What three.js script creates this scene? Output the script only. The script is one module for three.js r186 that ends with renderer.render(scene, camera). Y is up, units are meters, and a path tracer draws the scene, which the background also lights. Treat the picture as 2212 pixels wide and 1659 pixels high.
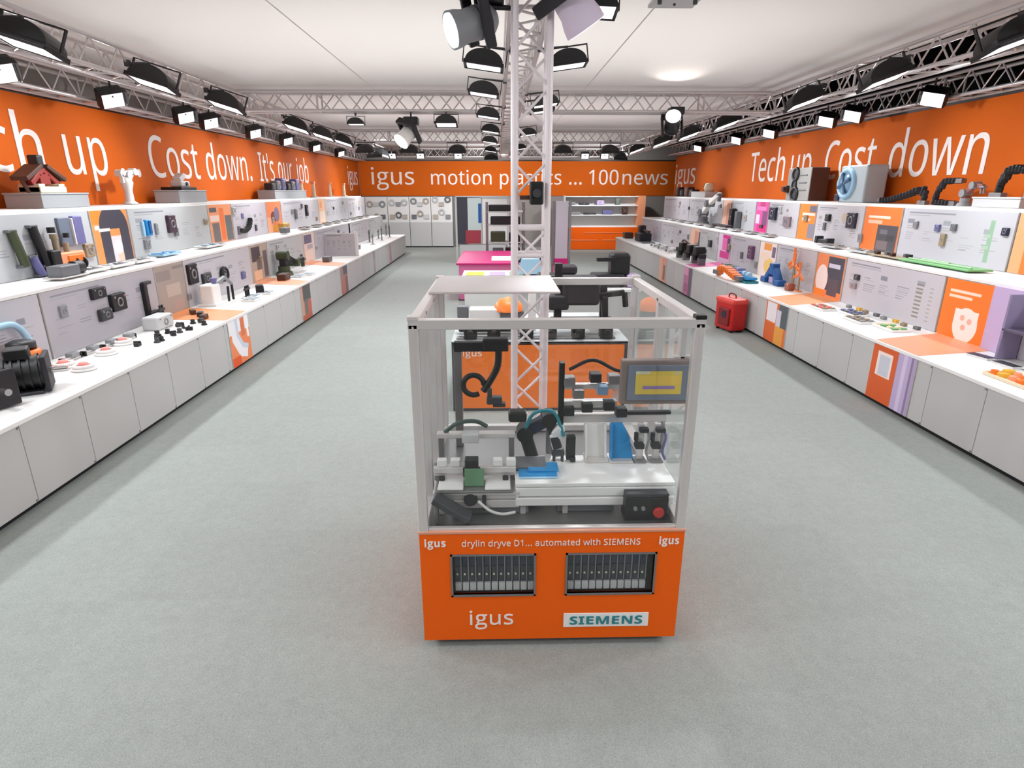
import * as THREE from 'three';
import { RoundedBoxGeometry } from 'three/addons/geometries/RoundedBoxGeometry.js';
import { mergeGeometries } from 'three/addons/utils/BufferGeometryUtils.js';
import { FontLoader } from 'three/addons/loaders/FontLoader.js';
import { TextGeometry } from 'three/addons/geometries/TextGeometry.js';
import { RectAreaLightUniformsLib } from 'three/addons/lights/RectAreaLightUniformsLib.js';

// ------------------------------------------------------------------ camera, exposure, large lights
const scene = new THREE.Scene();
scene.background = new THREE.Color(0x08080a);
const camera = new THREE.PerspectiveCamera(65.49, 2212 / 1659, 0.05, 120);
camera.rotation.order = 'YXZ';
camera.position.set(0, 2.3, 0);
camera.rotation.set(THREE.MathUtils.degToRad(-17.974), THREE.MathUtils.degToRad(-1.309), 0);
const renderer = new THREE.WebGLRenderer({ antialias: true });
renderer.toneMapping = THREE.LinearToneMapping;
renderer.toneMappingExposure = 0.3;
renderer.shadowMap.enabled = true;
RectAreaLightUniformsLib.init();
const LAMP = 40, WASH = 36, AISLE = 40, HALL = 2.3;          // intensities: truss floods, wall washers, aisle floods, hall panels above the fabric
const H_TOP = 2.10, H_MID = 1.40, H_CTR = 0.71, CEIL = 3.95;
const LEFT = { s: -1, side: 'left', front: -3.5, low: -4.42, up: -5.05, wall: -5.75, rot: Math.PI / 2 };
const RIGHT = { s: 1, side: 'right', front: 4.23, low: 5.15, up: 5.88, wall: 6.55, rot: -Math.PI / 2 };

// ------------------------------------------------------------------ helpers
let seed = 20240;
function rnd() { seed = (seed + 0x6D2B79F5) | 0; let t = Math.imul(seed ^ (seed >>> 15), 1 | seed); t = (t + Math.imul(t ^ (t >>> 7), 61 | t)) ^ t; return ((t ^ (t >>> 14)) >>> 0) / 4294967296; }
const rr = (a, b) => a + (b - a) * rnd();
const used = {};
function numbered(n) { const k = used[n] = (used[n] ?? -1) + 1; return k ? n + '_' + String(k).padStart(3, '0') : n; }
function prep(g) { g = g.index ? g.toNonIndexed() : g; for (const k of Object.keys(g.attributes)) if (!['position', 'normal', 'uv'].includes(k)) g.deleteAttribute(k); return g; }
function join(gs) { gs = [].concat(gs).filter(Boolean); return gs.length === 1 ? gs[0] : mergeGeometries(gs.map(prep), false); }
function mesh(name, gs, mat, parent) { const m = new THREE.Mesh(join(gs), mat); m.name = name; m.castShadow = m.receiveShadow = true; parent.add(m); return m; }
function thing(name, label, category, pos = [0, 0, 0], rot = 0, group) {
  const o = new THREE.Group(); o.name = numbered(name); o.position.set(...pos); o.rotation.y = rot; o.userData = { label, category };
  if (group) o.userData.group = group; scene.add(o); return o;
}
function copy(src, label, pos, rot, scale) {
  const c = src.clone(); c.name = numbered(src.name.replace(/_\d{3}$/, '')); c.userData = { ...src.userData, label }; scene.add(c);
  if (pos) c.position.set(...pos); if (rot !== undefined) c.rotation.y = rot; if (scale) c.scale.setScalar(scale); return c;
}
function struct(name, gs, mat, parent = scene) { const m = mesh(name, gs, mat, parent); if (parent === scene) m.userData.kind = 'structure'; return m; }
const box = (w, h, d, x = 0, y = 0, z = 0) => new THREE.BoxGeometry(w, h, d).translate(x, y, z);
const rbox = (w, h, d, x = 0, y = 0, z = 0, r = 0.006) => new RoundedBoxGeometry(w, h, d, 2, Math.min(r, w * .45, h * .45, d * .45)).translate(x, y, z);
const cyl = (r1, r2, h, x = 0, y = 0, z = 0, n = 20) => new THREE.CylinderGeometry(r1, r2, h, n).translate(x, y, z);
const cylX = (r, l, x = 0, y = 0, z = 0, n = 20) => new THREE.CylinderGeometry(r, r, l, n).rotateZ(Math.PI / 2).translate(x, y, z);
const cylZ = (r, l, x = 0, y = 0, z = 0, n = 20, r2 = r) => new THREE.CylinderGeometry(r2, r, l, n).rotateX(Math.PI / 2).translate(x, y, z);
const torus = (R, r, x = 0, y = 0, z = 0, arc = Math.PI * 2) => new THREE.TorusGeometry(R, r, 10, 28, arc).translate(x, y, z);
const lathe = (pts, n = 24) => new THREE.LatheGeometry(pts.map(p => new THREE.Vector2(...p)), n);
const V = (x, y, z) => new THREE.Vector3(x, y, z);
const curve = pts => new THREE.CatmullRomCurve3(pts.map(p => V(...p)));
const tube = (pts, r, n = 32, m = 8) => new THREE.TubeGeometry(curve(pts), n, r, m, false);
function bar(a, b, r, n = 8) { const A = V(...a), B = V(...b), L = A.distanceTo(B); const g = new THREE.CylinderGeometry(r, r, L, n); g.applyQuaternion(new THREE.Quaternion().setFromUnitVectors(V(0, 1, 0), B.clone().sub(A).normalize())); return g.translate(...A.add(B).multiplyScalar(.5).toArray()); }
function beamBox(a, b, w, d) { const A = V(...a), B = V(...b), L = A.distanceTo(B); const g = new RoundedBoxGeometry(w, L, d, 2, Math.min(w, d) * .2); g.applyQuaternion(new THREE.Quaternion().setFromUnitVectors(V(0, 1, 0), B.clone().sub(A).normalize())); return g.translate(...A.add(B).multiplyScalar(.5).toArray()); }
function extrude(pts, d, bevel = 0) { const s = new THREE.Shape(); pts.forEach((p, i) => i ? s.lineTo(...p) : s.moveTo(...p)); return new THREE.ExtrudeGeometry(s, { depth: d, bevelEnabled: bevel > 0, bevelSize: bevel, bevelThickness: bevel, bevelSegments: 2 }); }
const ORD = 'first second third fourth fifth sixth seventh eighth ninth tenth eleventh twelfth thirteenth fourteenth fifteenth sixteenth seventeenth eighteenth nineteenth twentieth'.split(' ');
const ordinal = i => i < 20 ? ORD[i] : (i < 29 ? 'twenty-' + ORD[i - 20] : i === 29 ? 'thirtieth' : i < 39 ? 'thirty-' + ORD[i - 30] : 'fortieth');
const font = await new FontLoader().loadAsync('fonts/droid/droid_sans_regular.typeface.json');
const fontB = await new FontLoader().loadAsync('fonts/droid/droid_sans_bold.typeface.json');
// raised flat lettering, baseline at y = 0, starting at x = 0; cap = capital height; width: stretch to this width
function letters(str, cap, width, depth = 0.006, f = font) {
  const g = new TextGeometry(str, { font: f, size: cap, depth, curveSegments: 4, bevelEnabled: false });
  g.computeBoundingBox(); const b = g.boundingBox; g.translate(-b.min.x, 0, 0); if (width) g.scale(width / (b.max.x - b.min.x), 1, 1); return g;
}
const col = (r, g, b) => new THREE.Color().setRGB(r, g, b);
const mat = (c, roughness = .5, metalness = 0, extra = {}) => new THREE.MeshStandardMaterial({ color: new THREE.Color(c), roughness, metalness, ...extra });

// ------------------------------------------------------------------ materials
function noiseTex(n, base, amp, rep, coarse = 0) {
  const d = new Uint8Array(n * n * 4), big = [];
  for (let i = 0; i < 64 * 64; i++) big.push(rnd() - .5);
  for (let y = 0; y < n; y++) for (let x = 0; x < n; x++) {
    const u = x / n * 64, v = y / n * 64, i = Math.floor(u), j = Math.floor(v), fu = u - i, fv = v - j, at = (a, b) => big[(a % 64) + (b % 64) * 64];
    const c = at(i, j) * (1 - fu) * (1 - fv) + at(i + 1, j) * fu * (1 - fv) + at(i, j + 1) * (1 - fu) * fv + at(i + 1, j + 1) * fu * fv;
    const k = 1 + (rnd() - .5) * amp + c * coarse, o = (x + y * n) * 4;
    for (let q = 0; q < 3; q++) d[o + q] = Math.max(0, Math.min(255, base[q] * k));
    d[o + 3] = 255;
  }
  const t = new THREE.DataTexture(d, n, n, THREE.RGBAFormat); t.colorSpace = THREE.SRGBColorSpace; t.wrapS = t.wrapT = THREE.RepeatWrapping; t.repeat.set(rep, rep);
  t.magFilter = THREE.LinearFilter; t.minFilter = THREE.LinearMipmapLinearFilter; t.generateMipmaps = true; t.needsUpdate = true; return t;
}
const carpetMap = noiseTex(1024, [154, 160, 156], .2, 1 / 2.4, .035);
const M = {
  carpet: new THREE.MeshStandardMaterial({ map: carpetMap, roughness: .97, vertexColors: true }),
  white: mat('#e9e8e6', .42), whiteTop: mat('#f5f4f2', .5), laminate: mat('#c3c3c2', .5), lightGrey: mat('#c9cacb', .5), grey: mat('#8d8f92', .5), midGrey: mat('#6a6c70', .5), darkGrey: mat('#3a3b40', .5), beige: mat('#b6aa9c', .6),
  black: mat('#121214', .45), softBlack: mat('#1d1a20', .6), plinth: mat('#17181a', .8),
  alu: mat('#dcd7d5', .36, .35), aluDark: mat('#8b8889', .38, .6), trussAlu: mat('#cfcaca', .36, .45), chrome: mat('#dadada', .15, .95),
  orange: new THREE.MeshPhysicalMaterial({ color: col(.93, .13, .004), roughness: .6, specularIntensity: .4 }), bannerOrange: new THREE.MeshPhysicalMaterial({ color: col(.6, .112, .006), roughness: .7, specularIntensity: .25 }),
  orangeBright: new THREE.MeshStandardMaterial({ color: col(.9, .2, .02), roughness: .4 }), peach: mat('#f2a277', .45), cream: mat('#f3e2c4', .5), lilac: mat('#c8b4dc', .5), yellow: mat('#e8b53c', .5),
  red: mat('#c3191a', .35), redDark: mat('#7d0e10', .45), coral: mat('#f0756e', .5), magenta: mat('#d0187a', .4), pink: mat('#ee7fb4', .5), blue: mat('#1f8fd0', .35), blueDark: mat('#15589c', .4), skyBlue: mat('#a9d3ec', .3),
  green: mat('#6fae6c', .5), oliveDark: mat('#3c4529', .5), purple: mat('#6b6a9c', .45), tan: mat('#9c8a70', .55), brown: mat('#4b2a1c', .55), lime: mat('#c8d04a', .5), navy: mat('#20243f', .5), petrol: mat('#0d7f8c', .5),
  pcb: mat('#5f8a66', .45), letter: mat('#f2e9e4', .6), letterWhite: mat('#f6f0ec', .5), hall: mat('#0c0c0e', .9), wallGrey: mat('#8a8480', .8),
  fabric: new THREE.MeshPhysicalMaterial({ color: col(.80, .785, .77), roughness: 1, transmission: .5, thickness: 0, side: THREE.DoubleSide }),
  columnAlu: mat('#ece4e7', .4, .1),
  pedestal: mat('#a4a9ac', .5),
  seam: mat('#b9b2ae', .9),
  glass: new THREE.MeshPhysicalMaterial({ color: col(.97, .98, .98), roughness: 0.02, transmission: 1, thickness: 0, ior: 1.45 }),
  frosted: new THREE.MeshPhysicalMaterial({ color: col(.72, .66, .65), roughness: .55, transmission: .45, thickness: 0 }),
  clear: new THREE.MeshPhysicalMaterial({ color: col(.8, .9, .95), roughness: .1, transmission: .8, thickness: 0 }),
  lens: new THREE.MeshStandardMaterial({ color: 0xffffff, emissive: new THREE.Color(1, .985, .97), emissiveIntensity: 5 }),
  lensBlue: new THREE.MeshStandardMaterial({ color: 0xffffff, emissive: new THREE.Color(.86, .97, 1), emissiveIntensity: 2.6 }),
  lensLilac: new THREE.MeshStandardMaterial({ color: 0xffffff, emissive: new THREE.Color(1, .82, 1), emissiveIntensity: 3 }),
  hallLens: new THREE.MeshStandardMaterial({ color: 0xffffff, emissive: new THREE.Color(1, .97, .95), emissiveIntensity: 4 }),
};
// flat print on a canvas
function print(w, h, draw, res = 190) {
  const c = document.createElement('canvas'); c.width = Math.max(16, Math.round(w * res)); c.height = Math.max(16, Math.round(h * res));
  const g = c.getContext('2d'); g.scale(c.width / w, c.height / h); draw(g, w, h);
  const t = new THREE.CanvasTexture(c); t.colorSpace = THREE.SRGBColorSpace; t.anisotropy = 8; return new THREE.MeshStandardMaterial({ map: t, roughness: .48 });
}
const R_ = (g, c, x, y, w, h) => { g.fillStyle = c; g.fillRect(x, y, w, h); };
const oval = (g, c, x, y, a, b) => { g.fillStyle = c; g.beginPath(); g.ellipse(x, y, a, b, 0, 0, 7); g.fill(); };
function line(g, c, lw, pts) { g.strokeStyle = c; g.lineWidth = lw; g.beginPath(); pts.forEach((p, i) => i ? g.lineTo(...p) : g.moveTo(...p)); g.stroke(); }
// one lamp light
function spot(parent, pos, dir, power, color = 0xf8fbff, angle = 1.1) {
  const l = new THREE.SpotLight(color, power, 0, angle, .9, 2); l.position.set(...pos); l.target.position.set(pos[0] + dir[0], pos[1] + dir[1], pos[2] + dir[2]);
  l.castShadow = true; l.shadow.radius = 6; parent.add(l, l.target); return l;
}

// ------------------------------------------------------------------ the room
{ // carpet, one tone per carpet tile
  const P = [], N = [], U = [], C = [], t = .75;
  for (let x = -6.75; x < 8.9; x += t) for (let z = 4.5; z > -27.4; z -= t) {
    const k = 1 + (rnd() - .5) * .045;
    for (const [a, b] of [[0, 0], [1, 0], [1, -1], [0, 0], [1, -1], [0, -1]]) { P.push(x + a * t, 0, z + b * t); N.push(0, 1, 0); U.push(x + a * t, z + b * t); C.push(k, k, k); }
  }
  const g = new THREE.BufferGeometry();
  g.setAttribute('position', new THREE.Float32BufferAttribute(P, 3)); g.setAttribute('normal', new THREE.Float32BufferAttribute(N, 3)); g.setAttribute('uv', new THREE.Float32BufferAttribute(U, 2)); g.setAttribute('color', new THREE.Float32BufferAttribute(C, 3));
  const f = new THREE.Mesh(g, M.carpet); f.name = 'floor'; f.userData.kind = 'structure'; f.receiveShadow = true; scene.add(f);
  struct('floor_slab', box(17, .2, 33, 1, -.11, -11.2), M.plinth);
}
struct('wall_left', box(.2, CEIL + .1, 31, -5.87, (CEIL + .1) / 2, -11.3), M.wallGrey);
struct('wall_right', box(.2, 3.46, 27.3, 6.67, 1.73, -9.5), M.wallGrey);
struct('wall_back', box(13.6, CEIL + .1, .2, .9, (CEIL + .1) / 2, -26.32), M.wallGrey);
struct('wall_front', box(14.6, 5.4, .2, 1.3, 2.7, 4.3), M.wallGrey);
struct('wall_hall', [box(.2, 5.6, 32, 8.4, 2.8, -11.2), box(2.2, 5.6, .2, 7.5, 2.8, -26.9)], M.hall);
struct('roof_hall', box(15, .2, 32, 1.2, 5.5, -11.2), M.hall);
struct('trim_hall_left', box(.2, 1.6, 32, -5.95, 4.75, -11.2), M.hall);
struct('trim_hall_back', box(14, 1.6, .2, 1, 4.75, -26.4), M.hall);
struct('trim_fabric_edge', box(.03, 1.5, 31, 5.12, CEIL + .72, -11.2), M.hall);
{ // stretched fabric ceiling: panels between the cross trusses
  const c = new THREE.Group(); c.name = 'ceiling'; c.userData.kind = 'structure'; scene.add(c);
  const xs = [-5.8, -2.1, 1.5, 5.1], zs = [4.2, -4.7, -11, -17.7, -26.2];
  for (let i = 0; i < 3; i++) for (let j = 0; j < 4; j++) mesh('fabric_panel', new THREE.PlaneGeometry(xs[i + 1] - xs[i] - .004, zs[j] - zs[j + 1] - .004).rotateX(Math.PI / 2).translate((xs[i] + xs[i + 1]) / 2, CEIL, (zs[j] + zs[j + 1]) / 2), M.fabric, c);
  for (const x of [-2.1, 1.5]) mesh('seam_strip', box(.012, .006, 30.4, x, CEIL + .004, -11), M.seam, c);
}
// hall light panels above the fabric: glowing panels and lights of the same size
for (let j = 0; j < 4; j++) {
  const z = [-.5, -7.9, -14.4, -21.9][j], o = thing('hall_light_panel', `long glowing hall light above the fabric ceiling, ${ORD[j]} bay`, 'light', [-.3, 5.25, z]);
  mesh('housing', box(8.2, .08, 4.2, 0, .06, 0), M.hall, o); mesh('diffuser', box(8, .02, 4, 0, .01, 0), M.hallLens, o);
  const l = new THREE.RectAreaLight(0xfffaf6, HALL, 8, 4); l.position.set(0, -.03, 0); l.rotation.x = -Math.PI / 2; o.add(l);
}
// ------------------------------------------------------------------ slogan banners
function banner(S, z0, z1, y0, y1, label, words) {           // z0 near, z1 far
  const L = z0 - z1, o = thing('slogan_banner', label, 'banner', [S.wall - S.s * .022, y0, (z0 + z1) / 2], S.rot);
  mesh('banner_sheet', box(L, y1 - y0, .02, 0, (y1 - y0) / 2, 0), M.bannerOrange, o);
  mesh('top_rail', box(L, .05, .05, 0, y1 - y0 + .025, 0), M.black, o);
  for (const [str, za, zb, cap] of words) {                  // za: where the word starts
    const w = Math.abs(zb - za), x = S.s < 0 ? (z0 + z1) / 2 - za : za - (z0 + z1) / 2;
    mesh('lettering', letters(str, cap, w).translate(x, 2.51 - y0, .011), M.letter, o);
  }
  return o;
}
banner(LEFT, 4, -26.15, 2.1, 3.4, 'orange slogan banner along the wall with the pedestals and small white robot below', [['Tech', -6.2, -8.17, .66], ['up', -8.58, -9.46, .66], ['.', -9.75, -9.86, .66], ['.', -9.96, -10.07, .66], ['.', -10.17, -10.28, .66], ['Cost', -10.6, -12.3, .66], ['down.', -12.6, -14.85, .66], ["It's", -15.35, -16.35, .66], ['our', -16.65, -17.75, .66], ['job', -18.1, -19.25, .66], ['igus', -24.3, -25.9, .66]]);
banner(RIGHT, 4, -23.1, 2.1, 3.46, 'orange slogan banner along the wall with the porthole machine in front', [['igus', -23, -20.7, .66], ['Tech', -16.2, -14.25, .7], ['up', -13.95, -13.05, .7], ['Cost', -12.5, -10.85, .7], ['down', -10.45, -8.35, .7]]);
{
  const o = thing('slogan_banner', 'orange slogan banner across the far end wall', 'banner', [.9, 2.08, -26.19]);
  mesh('banner_sheet', box(13.2, 1.36, .02, 0, .68, 0), M.bannerOrange, o); mesh('top_rail', box(13.2, .05, .05, 0, 1.385, 0), M.black, o);
  for (const [s, a, b, c] of [['igus', -5.2, -3.45, .66], ['motion', -2.75, -.25, .56], ['plastics', .1, 2.65, .56], ['.', 2.98, 3.08, .56], ['.', 3.19, 3.29, .56], ['.', 3.4, 3.5, .56], ['100', 3.8, 5.03, .58], ['news', 5.2, 7.1, .56]]) mesh('lettering', letters(s, c, b - a).translate(a - .9, .45, .011), M.letter, o);
}
// ------------------------------------------------------------------ trusses
function truss(label, p0, p1, opt = {}) {
  const size = opt.size || .29, pitch = opt.pitch || .5, A = V(...p0), B = V(...p1), L = A.distanceTo(B), dir = B.clone().sub(A).normalize();
  const o = thing('lighting_truss', label, 'truss', p0); o.quaternion.setFromUnitVectors(V(0, 0, -1), dir);
  const h = size / 2, near = opt.near ?? 12, cg = new THREE.CylinderGeometry(.025, .025, L, 10).rotateX(Math.PI / 2).translate(0, 0, -L / 2), C = [[-h, -h], [h, -h], [h, h], [-h, h]];
  for (const [x, y] of C) mesh('chord', cg.clone().translate(x, y, 0), M.trussAlu, o);
  const bl = Math.hypot(size, pitch / 2), bg = new THREE.CylinderGeometry(.0105, .0105, bl, 6), rest = [];
  for (const [i, j] of (opt.faces || [[0, 1], [1, 2], [3, 0]])) for (let k = 0; (k + 1) * pitch / 2 < L; k++) {
    const za = -k * pitch / 2 - .05, zb = za - pitch / 2, p = k % 2 ? C[j] : C[i], q = k % 2 ? C[i] : C[j], a = V(p[0], p[1], za), b = V(q[0], q[1], zb), d = b.clone().sub(a).normalize(), m = a.clone().add(b).multiplyScalar(.5), qu = new THREE.Quaternion().setFromUnitVectors(V(0, 1, 0), d);
    if (-za < near) { const e = mesh('brace', bg, M.trussAlu, o); e.position.copy(m); e.quaternion.copy(qu); } else rest.push(bg.clone().applyQuaternion(qu).translate(m.x, m.y, m.z));
  }
  if (rest.length) mesh('far_bracing', rest, M.trussAlu, o).userData.kind = 'stuff';
  for (let z = .02; z <= L; z += opt.joint || 3) mesh('joint_frame', [0, 1, 2, 3].map(i => { const p = C[i], q = C[(i + 1) % 4]; return bar([p[0], p[1], -z], [q[0], q[1], -z], .016, 6); }), M.trussAlu, o); return o;
}
truss('long lighting truss with black arched floods over the counter with the red-dotted samples', [-4.43, 3.7, 3.6], [-4.43, 3.7, -25.8], { near: 19 });
truss('lighting truss along the top of the wall with the pedestals below', [-5.5, 3.58, 3], [-5.5, 3.58, -25.9], { near: 17, faces: [[0, 1], [1, 2]] });
truss('long lighting truss with arched floods over the counter with the red case', [4.75, 3.7, 3.6], [4.75, 3.7, -25.8], { near: 19 });
truss('lighting truss before the dark hall above the porthole machine', [6.35, 3.66, 3], [6.35, 3.66, -23], { near: 18, faces: [[0, 1], [1, 2], [3, 0]] });
truss('centre lighting truss running away from the upright truss column', [.245, 3.7, -4.9], [.245, 3.7, -25.8], { near: 9 });
[[-11, 'first cross truss', 9], [-17.7, 'second cross truss', 0], [-25.2, 'last cross truss before the far end banner', 0]].forEach(([z, n, near]) => {
  truss(`${n}, half towards the pedestal side`, [.06, 3.7, z], [-4.25, 3.7, z], { near }); truss(`${n}, half towards the red case side`, [.43, 3.7, z], [4.57, 3.7, z], { near });
});
{
  const o = thing('truss_column', 'upright white truss column standing behind the machine showcase', 'truss', [.245, 0, -4.7]), h = .12, C = [[-h, -h], [h, -h], [h, h], [-h, h]];
  mesh('base_plate', rbox(.5, .02, .5, 0, .01, 0), M.aluDark, o);
  for (const [x, z] of C) mesh('chord', cyl(.025, .025, 3.84, x, 1.94, z, 12), M.columnAlu, o);
  for (const [i, j, fl] of [[0, 1, 0], [1, 2, 0], [2, 3, 0], [3, 0, 0]]) for (let k = 0; k < 15; k++) {
    const y = .1 + k * .24; if (k === 8) continue;
    const p = k % 2 ? C[j] : C[i], q = k % 2 ? C[i] : C[j]; mesh('brace', bar([p[0], y, p[1]], [q[0], y + .24, q[1]], .011, 6), M.columnAlu, o);
  }
  for (const y of [2.03, 1.83, .06, 3.82]) for (let i = 0; i < 4; i++) mesh('crossbar', bar([C[i][0], y, C[i][1]], [C[(i + 1) % 4][0], y, C[(i + 1) % 4][1]], .016, 8), M.columnAlu, o);
}
// ------------------------------------------------------------------ lamps
function archPts(w, h, n = 14) { const p = []; for (let i = 0; i <= n; i++) { const a = Math.PI * i / n; p.push([Math.cos(a) * w / 2, Math.sin(a) * h]); } return p; }
function archFlood(label, pos, aim, power, clampDir, angle = 1.1, group) {
  const o = thing('flood_light', label, 'lamp', pos, 0, group);
  const head = new THREE.Group(); // parts are placed straight on the thing, tilted about its long axis
  const q = new THREE.Quaternion().setFromUnitVectors(V(0, -1, 0), V(aim[0] * .45, -1, aim[2] * .45).normalize());
  const put = g => g.applyQuaternion(q);
  mesh('housing', put(join([extrude(archPts(.46, .15), .26, .006).translate(0, 0, -.13), rbox(.5, .03, .32, 0, -.008, 0)])), M.black, o);
  mesh('lens', put(box(.42, .012, .24, 0, -.028, 0)), M.lens, o);
  mesh('front_rim', put(join([rbox(.5, .02, .02, 0, -.03, .15), rbox(.5, .02, .02, 0, -.03, -.15), rbox(.02, .02, .32, .24, -.03, 0), rbox(.02, .02, .32, -.24, -.03, 0)])), M.softBlack, o);
  mesh('yoke', [put(box(.012, .2, .03, .27, .1, 0)), put(box(.012, .2, .03, -.27, .1, 0)), put(box(.552, .012, .03, 0, .2, 0))], M.black, o);
  mesh('clamp', [bar([0, .2, 0], [clampDir[0], clampDir[1], 0], .014), rbox(.06, .07, .05, clampDir[0], clampDir[1], 0)], M.darkGrey, o);
  const n = V(0, -1, 0).applyQuaternion(q); spot(o, [n.x * .06, n.y * .06, n.z * .06], aim, power, undefined, angle); return o;
}
function squareFlood(label, pos, aim, power, top, group) {
  const o = thing('wall_flood_light', label, 'lamp', pos, 0, group), d = V(...aim).normalize(), q = new THREE.Quaternion().setFromUnitVectors(V(0, 0, 1), d), put = g => g.applyQuaternion(q);
  mesh('housing', put(join([rbox(.32, .26, .12, 0, 0, -.06, .03), rbox(.22, .18, .08, 0, 0, -.15, .02)])), M.black, o);
  mesh('lens', put(box(.27, .21, .012, 0, 0, .004)), M.lens, o);
  mesh('hood', put(join([box(.32, .004, .1, 0, .13, .05), box(.004, .2, .1, .16, .03, .05), box(.004, .2, .1, -.16, .03, .05)])), M.softBlack, o);
  mesh('yoke', [box(.012, .26, .03, 0, .13, 0), rbox(.06, .08, .06, 0, top, 0)], M.black, o);
  spot(o, [d.x * .06, d.y * .06, d.z * .06], aim, power); return o;
}
[-5.88, -7.83, -9.8, -13.1, -15.0, -16.9, -19.6, -22.5].forEach((z, i) => archFlood(`black arched flood, ${ORD[i]} along the truss over the counter with red-dotted samples`, [-4.02, 3.5, z], [-.7, -.66, .5], LAMP * 1.2, [-.26, .2], .95));
[-5.6, -7.35, -9.2, -12.25, -14.6, -17, -20].forEach((z, i) => archFlood(`black arched flood, ${ORD[i]} along the truss over the counter with the red case`, [4.36, 3.5, z], [.8, -.64, .5], LAMP * 1.35, [.24, .2], .95));
[-6.95, -8.85, -10.8, -11.7, -13.75, -15.8, -18.2, -21].forEach((z, i) => squareFlood(`small bright square flood, ${ORD[i]} along the banner truss above the pedestals`, [-5.12, 3.45, z], [.75, -.55, .5], WASH, .06));
[-8.9, -10.85, -11.7, -14.1, -16, -19].forEach((z, i) => squareFlood(`small bright square flood, ${ORD[i]} along the truss before the dark hall`, [6.0, 3.5, z], [-.75, -.55, .55], WASH, .08));
[[-.12, -6.25], [-.16, -7.95], [-.14, -10.3], [-.13, -12.8], [-.18, -15.5], [-.2, -19]].forEach(([x, z], i) => archFlood(`black arched flood hanging beside the centre truss, ${ORD[i]} behind the moving spotlight`, [x, 3.42, z], [-.3, -1, .1], AISLE, [.34, .17]).scale.setScalar(.75));
[[.66, -6.2], [.66, -8.9], [.66, -9.6], [.64, -13.5], [.64, -18]].forEach(([x, z], i) => archFlood(`black arched flood on the far flank of the centre truss, ${ORD[i]} behind the lilac spotlight`, [x, 3.42, z], [.3, -1, .1], AISLE, [-.36, .17]).scale.setScalar(.72));
archFlood('black flood with glaring lens beside the lilac spotlight at the column top', [.68, 3.46, -4.6], [-.11, -1, .62], 75, [-.5, .18], .3).scale.setScalar(.55);
[[-4.05, -.26, 'over the red-dotted counter'], [-.22, .3, 'on the centre truss'], [4.36, .24, 'over the red case counter']].forEach(([x, c, n]) => archFlood(`black arched flood turned to the far end banner, ${n}`, [x, 3.42, -22.6 + (x < -4 ? 1.4 : 0)], [.12 * -Math.sign(x) * (Math.abs(x) > 1), -.3, -1], 130, [c, .2], 1.15));
// lamps on the same trusses nearer than the picture's edge
[-3.8, -1.8, .3, 2.4].forEach((z, i) => { archFlood(`black arched flood above and behind the picture edge, ${ORD[i]} over the red-dotted counter`, [-4.02, 3.5, z], i < 2 ? [.55, -.9, -.15] : [.62, -.42, -.72], LAMP * (i < 2 ? .9 : 1.3), [-.26, .2]); archFlood(`black arched flood above and behind the picture edge, ${ORD[i]} over the red case counter`, [4.36, 3.5, z], i < 2 ? [-.55, -.9, -.15] : [-.62, -.42, -.72], LAMP * (i < 2 ? .9 : 1.3), [.24, .2]); });
[-4.6, -1.5].forEach((z, i) => { squareFlood(`square flood outside the picture, ${ORD[i]} on the pedestal side`, [-5.12, 3.45, z], [.75, -.55, -.3], WASH, .06); squareFlood(`square flood outside the picture, ${ORD[i]} on the dark hall side`, [6.0, 3.5, z], [-.75, -.55, -.3], WASH, .08); });
[[-.85, 'with a dipped white lens'], [-2.35, 'small and dark, at the fabric seam']].forEach(([x, n], i) => archFlood(`arched flood under the first cross truss, ${n}`, [x, 3.36, -10.86], [0, -.8, i ? .1 : .5], AISLE * .6, [0, .26]).scale.setScalar(i ? .55 : .75));
[[-3.6], [-2.4], [-1.1], [1.8], [3.1]].forEach(([x], i) => archFlood(`small arched flood under the second cross truss, ${ORD[i]} along it`, [x, 3.33, -17.56], [0, -.9, -.4], AISLE * .6, [0, .24]));
[-4.1, -3.0, -1.53, 3.43, 4.2].forEach((x, i) => squareFlood(`tiny glaring flood above the far end banner, ${ORD[i]} along it`, [x, 3.58, -24.9], [0, -.5, .85], AISLE * .5, .02));
{ const o = thing('rigging_plate', 'small pale rigging plate on the fabric ceiling', 'ceiling fitting', [1.62, CEIL - .05, -6.2]); mesh('plate', rbox(.42, .03, .3, 0, .03, 0), M.lightGrey, o); mesh('bolt', cyl(.02, .02, .03, -.16, 0, .1, 10), M.darkGrey, o); mesh('bolt', cyl(.02, .02, .03, .16, 0, .1, 10), M.darkGrey, o); mesh('cable', bar([0, .0, 0], [0, .05, 0], .012), M.black, o); }
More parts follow.
